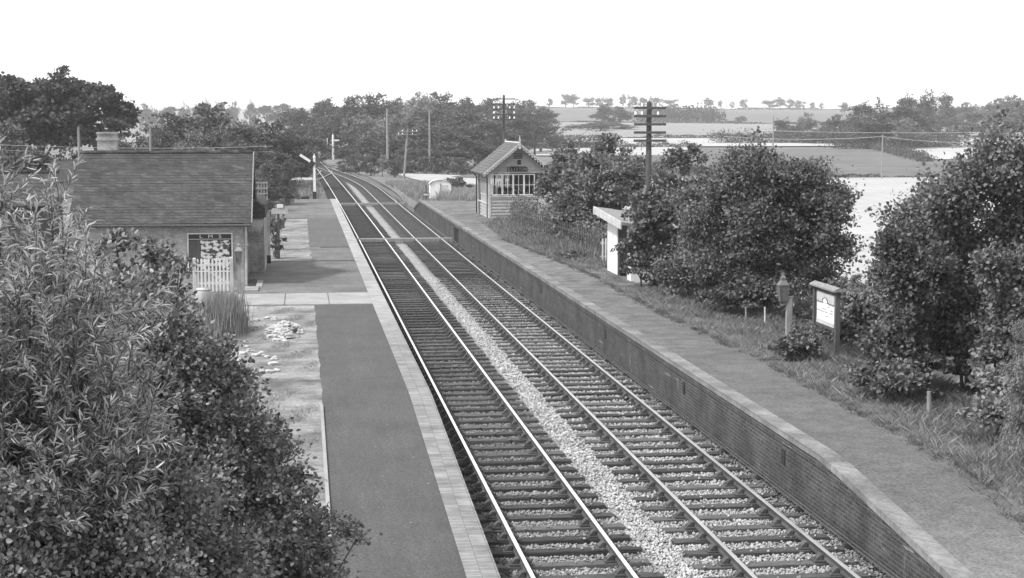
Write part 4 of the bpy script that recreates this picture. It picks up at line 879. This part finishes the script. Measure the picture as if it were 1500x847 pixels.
# front windows: four white sashes
wx0, wx1, wz0, wz1 = BX0+.14, BX0+2.78, 2.27, 3.56
wpn = (wx1-wx0)/4
for i in range(4):
    a_ = wx0+i*wpn; mb = MB(); yf = BY0-.02
    for q in (((a_, yf-.03, wz0), (a_+.055, yf+.03, wz1)), ((a_+wpn-.055, yf-.03, wz0), (a_+wpn-.001, yf+.03, wz1)), ((a_+.055, yf-.03, wz0), (a_+wpn-.055, yf+.03, wz0+.07)), ((a_+.055, yf-.03, wz1-.05), (a_+wpn-.055, yf+.03, wz1)), ((a_+wpn/2-.015, yf-.02, wz0+.07), (a_+wpn/2+.015, yf+.02, wz1-.05)), ((a_+.055, yf-.015, wz0+.62), (a_+wpn-.055, yf+.015, wz0+.65))): mb.box(*q)
    w_ = sb(mb, 'window', M['white'])
    mb = MB(); mb.box((a_+.05, yf+.032, wz0+.02), (a_+wpn-.05, yf+.038, wz1-.02)); mb.build('pane', M['pane'] if 'pane' in M else M.setdefault('pane', glass()), w_)
mb = MB(); mb.box((BX0+2.84, BY0-.03, BZ), (BX0+2.98, BY0+.04, 3.6)); sb(mb, 'downpipe', M['black'])
mb = MB(); mb.box((BX0+3.0, BY0-.045, BZ), (BX1-.12, BY0-.02, 3.3)); sb(mb, 'side_panel', M['board_light'])
# side windows
for a_ in (BY0+.2, BY0+1.6, BY0+3.2):
    mb = MB(); xf = BX0-.02
    for q in (((xf-.03, a_, 2.2), (xf+.03, a_+.06, 3.56)), ((xf-.03, a_+1.1, 2.2), (xf+.03, a_+1.16, 3.56)), ((xf-.03, a_+.06, 2.2), (xf+.03, a_+1.1, 2.27)), ((xf-.03, a_+.06, 3.5), (xf+.03, a_+1.1, 3.56)), ((xf-.02, a_+.56, 2.27), (xf+.02, a_+.6, 3.5))): mb.box(*q)
    w_ = sb(mb, 'window', M['board_light']); mb = MB(); mb.box((xf+.032, a_+.03, 2.25), (xf+.038, a_+1.13, 3.52)); mb.build('pane', M['pane'], w_)
mb = MB(); mb.box((BX0-.05, BY0+4.6, BZ), (BX0+.02, BY0+5.6, 3.1)); sb(mb, 'door', M['wood_dark'])
# inner floor so panes do not look through to nothing
mb = MB(); mb.box((BX0+.1, BY0+.1, 1.9), (BX1-.1, BY1-.1, 2.0)); mb.box((BX0+.7, BY0+2, 2.0), (BX1-.8, BY0+2.4, 2.65)); [mb.box((BX0+.75+k_*.14, BY0+2.1, 2.65), (BX0+.79+k_*.14, BY0+2.16, 3.0+.06*(k_%3))) for k_ in range(12)]; sb(mb, 'lever_frame', M['wood_dark'])
# roof: ridge runs away from the camera
def roof_y(xe, ze, xr_, zr_, ya, yb_, mat, parent, n=13):
    mb = MB(); L = math.hypot(xr_-xe, zr_-ze); dx, dz = (xr_-xe)/L, (zr_-ze)/L; s = 1 if dx > 0 else -1; nx, nz = (-dz*s*1.0 if s > 0 else dz, abs(dx))
    nx = -dz if s > 0 else dz
    for i in range(n):
        a, b = L*i/n-.02, L*(i+1)/n+.04
        mb.prism([(xe+dx*a+nx*.03, ze+dz*a+nz*.03), (xe+dx*b+nx*.004, ze+dz*b+nz*.004), (xe+dx*b-nx*.02, ze+dz*b-nz*.02), (xe+dx*a-nx*.02, ze+dz*a-nz*.02)], 'y', ya, yb_)
    return mb.build('roof', mat, parent)
EAV = 3.6; AP = 5.42
for xe in (BX0-.42, BX1+.42): rebase(roof_y(xe, EAV, XC, AP, BY0-.45, BY1+.4, M['slate_pale'], t), t)
mb = MB(); mb.tube([(XC, BY0-.45, AP+.03), (XC, BY1+.4, AP+.03)], .06, 6); sb(mb, 'ridge', M['board_light'])
mb = MB()
for s in (-1, 1):
    xe = XC+s*(1.8+.44)
    for yy0 in (BY0-.5, BY1+.4): mb.bar((xe, yy0, EAV-.08), (XC, yy0, AP-.06), .04, .13)
    for k_ in range(13):                              # scalloped bargeboard
        f_ = (k_+.5)/13; cx_ = xe+(XC-xe)*f_; cz_ = EAV-.08+(AP-.06-EAV+.08)*f_-.09
        mb.tube([(cx_, BY0-.52, cz_), (cx_, BY0-.48, cz_)], .075, 8)
sb(mb, 'bargeboard', M['board_light'])
mb = MB(); mb.box((XC-.05, BY0-.55, AP-.35), (XC+.05, BY0-.45, AP+.25)); mb.tube([(XC, BY0-.5, AP+.25), (XC, BY0-.5, AP+.5)], [.045, .008], 8); sb(mb, 'finial', M['offwhite']); mb = MB(); mb.box((XC-.04, BY1+.35, AP), (XC+.04, BY1+.43, AP+.2)); sb(mb, 'finial', M['offwhite'])
mb = MB(); mb.tube([(BX0-.46, BY0-.4, EAV-.02), (BX0-.46, BY1+.4, EAV-.02)], .05, 8); mb.tube([(BX0-.44, BY0+.1, EAV-.04), (BX0-.1, BY0+.2, EAV-.3), (BX0-.1, BY0+.2, BZ)], .035, 7); mb.tube([(BX0-.44, BY1, EAV-.04), (BX0-.12, BY1, EAV-.35), (BX0-.12, BY1, BZ)], .045, 7); sb(mb, 'gutter', M['black'])
mb = MB()
for k_ in range(4): mb.box((XC-.32, BY0-.05, 4.48+k_*.09), (XC+.22, BY0-.02, 4.55+k_*.09))
sb(mb, 'louvre', M['wood_dark'])
mb = MB(); mb.box((XC-.09, BY0-.07, 4.12), (XC+.13, BY0-.02, 4.42)); s_ = sb(mb, 'gable_light', M['black']); mb = MB(); mb.box((XC-.12, BY0-.09, 4.06), (XC+.16, BY0-.02, 4.115)); mb.build('sill', M['offwhite'], s_)
mb = MB(); mb.box((XC-.72, BY0-.075, 3.72), (XC+.52, BY0-.04, 3.99)); nb_ = sb(mb, 'name_board', M['black'])
text('CLIFTON', .25, M['offwhite'], nb_, (XC-.1, BY0-.08, 3.855), (R(90), 0, 0), sx=.8, gap=.84)
mb = MB(); mb.bar((XC-.55, BY0-.2, 4.03), (XC+.4, BY0-.2, 4.03), .26, .025); sb(mb, 'board_hood', M['wood_dark'])
mb = MB(); mb.tube([(BX1-.2, 102, 4.0), (BX1-.2, 102, 6.1)], .06, 8); mb.lathe((BX1-.2, 102, 6.05), [(.1, 0), (.1, .14), (.02, .2)], 8); sb(mb, 'stovepipe', M['rust'])
# handrail and dark post in front
t = empty('handrail', (13.5, 96.6, .9), 'sloping timber handrail in front of the signal box', 'handrail')
mb = MB(); mb.bar((-.25, 0, 0), (-.25, 0, .95), .09); mb.build('post', M['wood_grey'], t); mb = MB(); mb.bar((-.25, 0, .5), (.75, 0, .95), .07, .09); mb.build('rail', M['wood_grey'], t)
mb = MB(); mb.box((12.75, 97.2, .85), (12.87, 97.32, 1.85), ch=.02); tag(mb.build('timber_post', M['wood_dark']), 'short dark timber post standing by the signal box front', 'post')
# white lamp hut and small sign
c = onz(629, 290, .3); t = empty('lamp_hut', (11.8, 137.8, .25), 'small white corrugated hut beyond the end of the right platform', 'hut')
mb = MB(); HW = .88
n_ = 34
for i in range(n_):
    a_ = -HW+2*HW*i/n_; dz_ = 0 if i % 2 else .02
for (x_, y_, X_, Y_) in ((-HW, -.7, HW, -.65), (-HW, .65, HW, .7), (-HW, -.65, -HW+.05, .65), (HW-.05, -.65, HW, .65)): mb.box((x_, y_, 0), (X_, Y_, 1.22))
mb.prism([(-HW, 1.22), (HW, 1.22), (HW*.7, 1.45), (0, 1.6), (-HW*.7, 1.45)], 'y', -.7, .7); mb.build('wall', M['white'], t)
mb = MB(); pr = [(HW*1.08*math.sin(a_), 1.2+.42*math.cos(a_)) for a_ in np.linspace(-1.45, 1.45, 15)]; mb.prism(pr+[(p[0]*.97, p[1]-.03) for p in reversed(pr)], 'y', -.78, .78); mb.build('roof', M['offwhite'], t)
mb = MB(); mb.box((.05, -.72, 0), (.62, -.705, 1.15)); mb.build('door', M['offwhite'], t); mb = MB(); mb.box((-.04, -.73, 0), (.04, -.702, 1.3)); mb.build('door_jamb', M['wood_grey'], t)
t = empty('trackside_sign', (10.25, 133, .15), 'small dark framed sign plate on a post left of the white hut', 'sign')
mb = MB(); mb.box((-.05, -.04, 0), (.05, .04, 1.45)); mb.build('post', M['wood_dark'], t); mb = MB(); mb.box((-.28, -.07, .5), (.28, -.045, .8)); p_ = mb.build('plate', M['black'], t); mb = MB(); mb.box((-.23, -.075, .56), (.23, -.071, .74)); mb.build('plate_face', M['offwhite'], p_)

# ---------------------------------------------------------------- white platform shelter
t = empty('waiting_shelter', (12.6, 59.5, .86), 'white boarded waiting shelter half hidden by the right-hand trees', 'shelter')
SX = 11.92
mb = MB(); mb.box((SX, 60.45, .8), (SX+.08, 62.5, 2.95)); mb.box((SX+.08, 62.42, .8), (SX+2.0, 62.5, 2.95)); mb.box((SX, 57.9, .8), (SX+.08, 58.6, 2.9)); mb.box((SX+1.9, 58, .8), (SX+2.0, 62.4, 2.7)); mb.box((SX+.08, 57.9, .8), (SX+1.9, 57.98, 2.8)); rebase(mb.build('wall', M['white'], t), t)
mb = MB(); ra = [(SX-.42, 63.0, 3.36), (SX+2.2, 63.0, 3.0), (SX+2.2, 57.5, 2.72), (SX-.42, 57.5, 3.08)]
mb.add([*ra]+[(a_[0], a_[1], a_[2]-.1) for a_ in ra], [(0, 1, 2, 3), (7, 6, 5, 4), (0, 3, 7, 4), (3, 2, 6, 7), (2, 1, 5, 6), (1, 0, 4, 5)]); rebase(mb.build('roof', M['wood_grey'], t), t)
mb = MB(); mb.bar((SX-.45, 63.05, 3.24), (SX-.45, 57.5, 2.96), .05, .28); mb.bar((SX-.45, 63.03, 3.24), (SX+.3, 63.03, 3.14), .05, .26); rebase(mb.build('fascia', M['offwhite'], t), t)
mb = MB(); mb.box((SX+.01, 58.62, .8), (SX+.09, 58.74, 2.95)); mb.box((SX+.01, 60.33, .8), (SX+.09, 60.44, 2.95)); rebase(mb.build('door_post', M['wood_dark'], t), t)
# fences
t = empty('picket_fence', (12.5, 66, .86), 'short white picket fence with three pales beside the shelter', 'fence')
for i in range(3): mb = MB(); mb.prism([(-.03, 0), (.03, 0), (.03, 1.0), (0, 1.05), (-.03, 1.0)], 'y', -.01, .01); p_ = mb.build('pale', M['white'], t); p_.location = (.02+i*.13-.13, 0, 0)
mb = MB(); mb.box((-.2, .012, .8), (.45, .04, .87)); mb.box((-.2, .012, .25), (.45, .04, .31)); mb.build('rail', M['offwhite'], t)
t = empty('paling_fence', (12.3, 78, .86), 'dark upright paling fence overgrown beneath the trees', 'fence')
rd = random.Random(2)
for i in range(44):
    y_ = 67+i*.52; mb = MB(); h_ = rd.uniform(1.15, 1.4); mb.box((-.01, -.05, 0), (.02, .05, h_)); p_ = mb.build('pale', M['wood_dark'], t); p_.location = (.15-.02*i, y_-78, 0); p_.rotation_euler = (rd.uniform(-.04, .04), 0, 0)
mb = MB(); mb.bar((.2, -11, .9), (-.7, 11.5, .9), .04, .08); mb.bar((.2, -11, .3), (-.7, 11.5, .3), .04, .08); mb.build('rail', M['wood_dark'], t)
for (px, py, yt, lab) in [(1360, 612, 570, 'short pale fence post below the big right tree'), (1430, 600, 572, 'thin fence post right of the short pale one'), (1120, 476, 448, 'thin pale fence stake left of the lantern post'), (1092, 470, 449, 'thin fence stake farthest left of the lantern'), (1060, 458, 440, 'grey fence stake under the wide sycamore')]:
    p = onz(px, py, .87); h_ = (py-yt)*p.y/FPX; mb = MB(); mb.tube([(0, 0, -.1), (.01, 0, h_*.5), (0, 0, h_)], [.05, .048, .042] if px == 1360 else [.028, .026, .024], 7); o = mb.build('fence_post', M['wood_grey'] if px != 1120 else M['offwhite']); o.location = (p.x, p.y, T(p.x, p.y)); tag(o, lab, 'post', 'fence posts on the right verge')
# notice board
t = empty('notice_board', (13.05, 39.15, .84), 'dark timber notice board with a white poster under a small pitched hood', 'notice board')
for y_ in (.86, -.86): mb = MB(); mb.box((-.05, y_-.06, -.1), (.06, y_+.06, 1.68)); mb.build('post', M['wood_dark'], t)
mb = MB(); mb.box((0, -.8, .68), (.05, .8, 1.66)); mb.build('panel', M['wood_dark'], t)
mb = MB(); mb.prism([(-.13, 1.68), (.16, 1.68), (.16, 1.72), (.02, 1.79), (-.13, 1.72)], 'y', -.98, .98); mb.build('hood', M['wood_grey'], t)
PA, PB, PZ0, PZ1 = -.68, .68, .76, 1.56
mb = MB(); mb.box((-.012, PA, PZ0), (-.002, PB, PZ1)); po = mb.build('poster', M['white'], t)
mb = MB(); mb.box((-.02, PA, PZ0), (-.014, PB, PZ0+.1)); mb.box((-.02, PA, 1.34), (-.014, PB, PZ1)); mb.build('band', M['board_light'], po)
arc = [(PB, 1.32), (.22, 1.32)]+[(.2*math.cos(a_), 1.32+.13*math.sin(a_)) for a_ in np.linspace(.1, 3.04, 9)]+[(-.22, 1.32), (PA, 1.32)]
mb = MB()
for (a_, b_) in zip(arc[:-1], arc[1:]): mb.bar((-.023, a_[0], a_[1]), (-.023, b_[0], b_[1]), .006, .035, 0, (1, 0, 0))
mb.build('emblem_line', M['black'], po)
mb = MB(); mb.prism([(.2*math.cos(a_), 1.32+.12*math.sin(a_)) for a_ in np.linspace(0, 3.1416, 9)], 'x', -.026, -.021); mb.build('emblem_fill', M['white'], po)
mb = MB(); rd = random.Random(6)
for z_ in (1.22, 1.15, 1.08, .98):
    y_ = -.55
    while y_ < .5: l_ = rd.uniform(.06, .22); (mb.box((-.0175, y_, z_), (-.0125, y_+l_, z_+.02)) if rd.random() < .65 else None); y_ += l_+.06
mb.build('print', M['concrete'], po)

# ---------------------------------------------------------------- signals and telegraph poles
p = onz(461, 291, .75); t = empty('semaphore_signal', (p.x, p.y, .75), 'white semaphore signal with its pale arm raised, at the left platform end', 'signal', 'signals')
mb = MB(); mb.box((-.1, -.1, .55), (.1, .1, 1.6)); mb.box((-.085, -.085, 1.6), (.085, .085, 3.2), ch=.02); mb.lathe((0, 0, 3.2), [(.12, 0), (.12, .06), (.05, .12), (.05, .22), (.0, .3)], 8); mb.build('post', M['white'], t)
mb = MB(); mb.box((-.14, -.14, -.1), (.14, .14, .55)); mb.build('post_base', M['black'], t)
mb = MB(); mb.bar((-.3, -.12, 2.9), (-1.1, -.12, 3.42), .04, .2, 0, (0, 0, 1)); ar = mb.build('arm', M['white'], t)
mb = MB(); mb.bar((.02, -.12, 2.65), (-.32, -.12, 2.9), .05, .3); mb.build('spectacle', M['black'], t)
mb = MB(); mb.tube([(-.14, .05, .2), (-.14, .05, 3.0)], .015, 5); mb.build('ladder', M['rust'], t)
p = Vector((6.29, 308.6, 0)); t = empty('bracket_signal', (p.x, p.y, -.3), 'far white bracket signal post with small arms against the wood', 'signal', 'signals')
mb = MB(); mb.tube([(0, 0, 0), (0, 0, 4.6)], [.22, .18], 8); mb.lathe((0, 0, 4.6), [(.18, 0), (.05, .1), (.01, .45)], 8); mb.build('post', M['white'], t)
mb = MB(); mb.box((.15, -.1, 3.55), (1.2, -.05, 3.8)); mb.build('arm', M['white'], t); mb = MB(); mb.box((-.4, -.1, 3.5), (-.1, -.05, 3.75)); mb.build('spectacle', M['offwhite'], t)
mb = MB(); mb.bar((-1.05, 0, 2.9), (0, 0, 2.9), .1); mb.box((-1.15, -.06, 2.2), (-1.0, .06, 4.1)); mb.box((-1.3, -.1, 2.3), (-1.1, -.05, 2.5)); mb.build('bracket', M['white'], t)
def pole(x, y, ztop, r_, arms, label, lean=(0, 0), side=None, name='telegraph_pole', mat='wood_grey', armw=.65, group='telegraph poles', show_arm=True, ins=5, at_=.08):
    g = T(x, y); e = empty(name, (x, y, g), label, 'pole', group); H = ztop-g
    mb = MB(); top = Vector((lean[0], lean[1], H)); mb.tube([(0, 0, -.3), tuple(top*.5), tuple(top)], [r_*1.2, r_*1.05, r_*.85], 9); mb.lathe(tuple(top-Vector((0, 0, .02))), [(r_*.9, 0), (.01, .1)], 9); mb.build('post', M[mat], e)
    for i in range(arms):
        z_ = H-.25-i*.36; f_ = z_/H; ox_ = lean[0]*f_; mb = MB(); mb.box((ox_-armw, -r_-.1, z_-at_/2), (ox_+armw, -r_-.02, z_+at_/2)); a_ = mb.build('crossarm', M['wood_grey' if show_arm else 'wood_dark'], e)
        for q in (-.9, -.5, .5, .9):
            if (i*7+int(q*10)) % 5 == 1 or i >= ins: continue
            mb = MB(); mb.lathe((ox_+armw*q, -r_-.06, z_+.04), [(.02, 0), (.045, .03), (.05, .09), (.035, .14), (.015, .17)], 8); mb.build('insulator', M['porcelain'], a_)
    return e
pa = at(951, 150, 71); pole(pa.x, 71, pa.z, .13, 5, 'stout dark telegraph pole with five crossarms rising between the right trees', mat='wood_dark', armw=.72, ins=2, show_arm=False, at_=.11)
pa = at(738, 140, 115); pole(pa.x, 115, pa.z, .1, 6, 'tall telegraph pole with white insulators behind the signal box', mat='wood_dark', armw=.8, show_arm=False)
pole(12.51, 198, 5.83, .12, 2, 'leaning telegraph pole with white insulators beside the curve', lean=(.55, 0), armw=1.2)
for (px, yt, Y, lab, rr) in [(567, 160, 224, 'bare pale pole standing against the wood, left of the pair', .16), (629, 162, 235, 'bare pale pole standing against the wood, right of the pair', .14), (312, 158, 215, 'bare pole rising from the trees behind the station roof', .13), (220, 190, 92, 'short grey post just above the station ridge', .07), (115, 188, 78, 'pale post at the left end of the station ridge', .07), (1293, 198, 214, 'thin pole at the far edge of the corn field', .1), (1133, 170, 300, 'thin pole among the hedgerow trees', .13)]:
    pa = at(px, yt, Y); pole(pa.x, Y, pa.z, rr, 0, lab, group='bare poles')
pa = at(567-32, 198, 300); pole(pa.x, 300, pa.z, .12, 3, 'far telegraph pole with three crossarms beyond the gorse', armw=.9)
pa = at(537, 186, 330); 
# wires
def wire(a, b, sag, label, r_=.012):
    a, b = Vector(a), Vector(b); mb = MB(); pts = [a.lerp(b, f)-Vector((0, 0, 4*sag*f*(1-f))) for f in np.linspace(0, 1, 15)]
    tag(mb.tube(pts, r_, 4).build('telegraph_wire', M['offwhite']), label, 'wire', 'telegraph wires')
wire(at(115, 197, 78)-Vector((12, 0, 0)), at(400, 214, 118), .35, 'upper pale wire sagging above the station ridge', .014)
wire(at(115, 204, 78)-Vector((12, 0, 0)), at(400, 222, 118), .35, 'lower pale wire sagging above the station ridge', .011)
pa = at(1293, 200, 214); wire(pa, at(1060, 200, 220), .4, 'thin wire running left from the field pole', .025); wire(pa, at(1480, 206, 214), .5, 'thin wire running right from the field pole', .025)
wire(at(1060, 189, 200), at(1480, 193, 200), .3, 'upper thin wire crossing in front of the field oaks', .022)
# white gate beyond the platform end and the trellis
t = empty('white_barrier', (-.6, 160, 0), 'long low white rail crossing beyond the left platform end', 'barrier')
a_, b_ = at(426, 262, 150), at(459, 264, 150); t.location = (a_.x, 150, T(a_.x, 150)); mb = MB(); mb.box((0, -.05, a_.z-t.location.z-.12), (b_.x-a_.x, .05, a_.z-t.location.z+.1)); mb.build('rail', M['white'], t)
for q in (.1, b_.x-a_.x-.2): mb = MB(); mb.box((q, -.04, -.1), (q+.1, .04, a_.z-t.location.z-.12)); mb.build('post', M['wood_dark'], t)
t = empty('trellis', (-2.3, 84, .75), 'weathered trellis panel just past the station roof edge', 'trellis')
a_ = at(374, 290, 84); b_ = at(391, 266, 84); t.location = (a_.x, 84, .74); W2 = b_.x-a_.x; H2 = b_.z-.74; mb = MB()
for i in range(5): mb.box((W2*i/4-.03, -.02, 0), (W2*i/4+.03, .02, H2))
mb.build('upright', M['wood_grey'], t); mb = MB()
for i in range(4): z_ = H2-.1-i*.28; mb.box((-.05, -.045, z_), (W2+.05, -.022, z_+.08))
mb.build('rail', M['wood_grey'], t)
mb = MB(); mb.box((-1.0, 92, .7), (-.88, 92.12, 2.2)); tag(mb.build('timber_post', M['wood_dark']), 'dark upright post by the shrubs on the far left platform', 'post')
bush_px(405, 340, 30, 71.5, 71, 900, .09, 'small dark round shrub under the lettered board', 'leaf_syc', 'flower_bush')
bush_px(404, 312, 44, 76, 72, 1800, .09, 'loose shrub behind the lettered board', 'leaf_pale', 'flower_bush')
bush_px(395, 290, 36, 90, 73, 1500, .1, 'leafy shrub behind the dark lantern', 'leaf_pale', 'flower_bush')
bush_px(440, 285, 26, 133, 74, 800, .14, 'low pale shrub left of the semaphore signal', 'leaf_pale', 'flower_bush')
bush_px(300, 442, 50, 50, 75, 1500, .07, 'low leafy plant around the barrel foot', 'leaf_syc', 'flower_bush')
bush_px(795, 335, 90, 80, 76, 3200, .11, 'low weedy bush at the platform side of the dark fence', 'leaf_pale')
bush_px(850, 366, 60, 68, 77, 2000, .1, 'low leafy bush left of the white pales', 'leaf_syc')
bush_px(660, 262, 50, 150, 78, 2600, .2, 'dark bush behind the white hut', 'leaf_syc')

# ---------------------------------------------------------------- haze
mb = MB(); mb.box((-2700, -160, -10), (3700, 3400, 60)); hz = mb.build('haze', []); tag(hz, 'pale summer haze over the distance', kind='stuff')
hm = bpy.data.materials.new('haze'); hm.use_nodes = True; hn = hm.node_tree; hn.nodes.clear(); ho = hn.nodes.new('ShaderNodeOutputMaterial'); pv = hn.nodes.new('ShaderNodeVolumePrincipled')
pv.inputs['Color'].default_value = g3(1.0); pv.inputs['Density'].default_value = .00027; pv.inputs['Anisotropy'].default_value = .2; hn.links.new(pv.outputs[0], ho.inputs['Volume'])
hz.data.materials.clear(); hz.data.materials.append(hm)
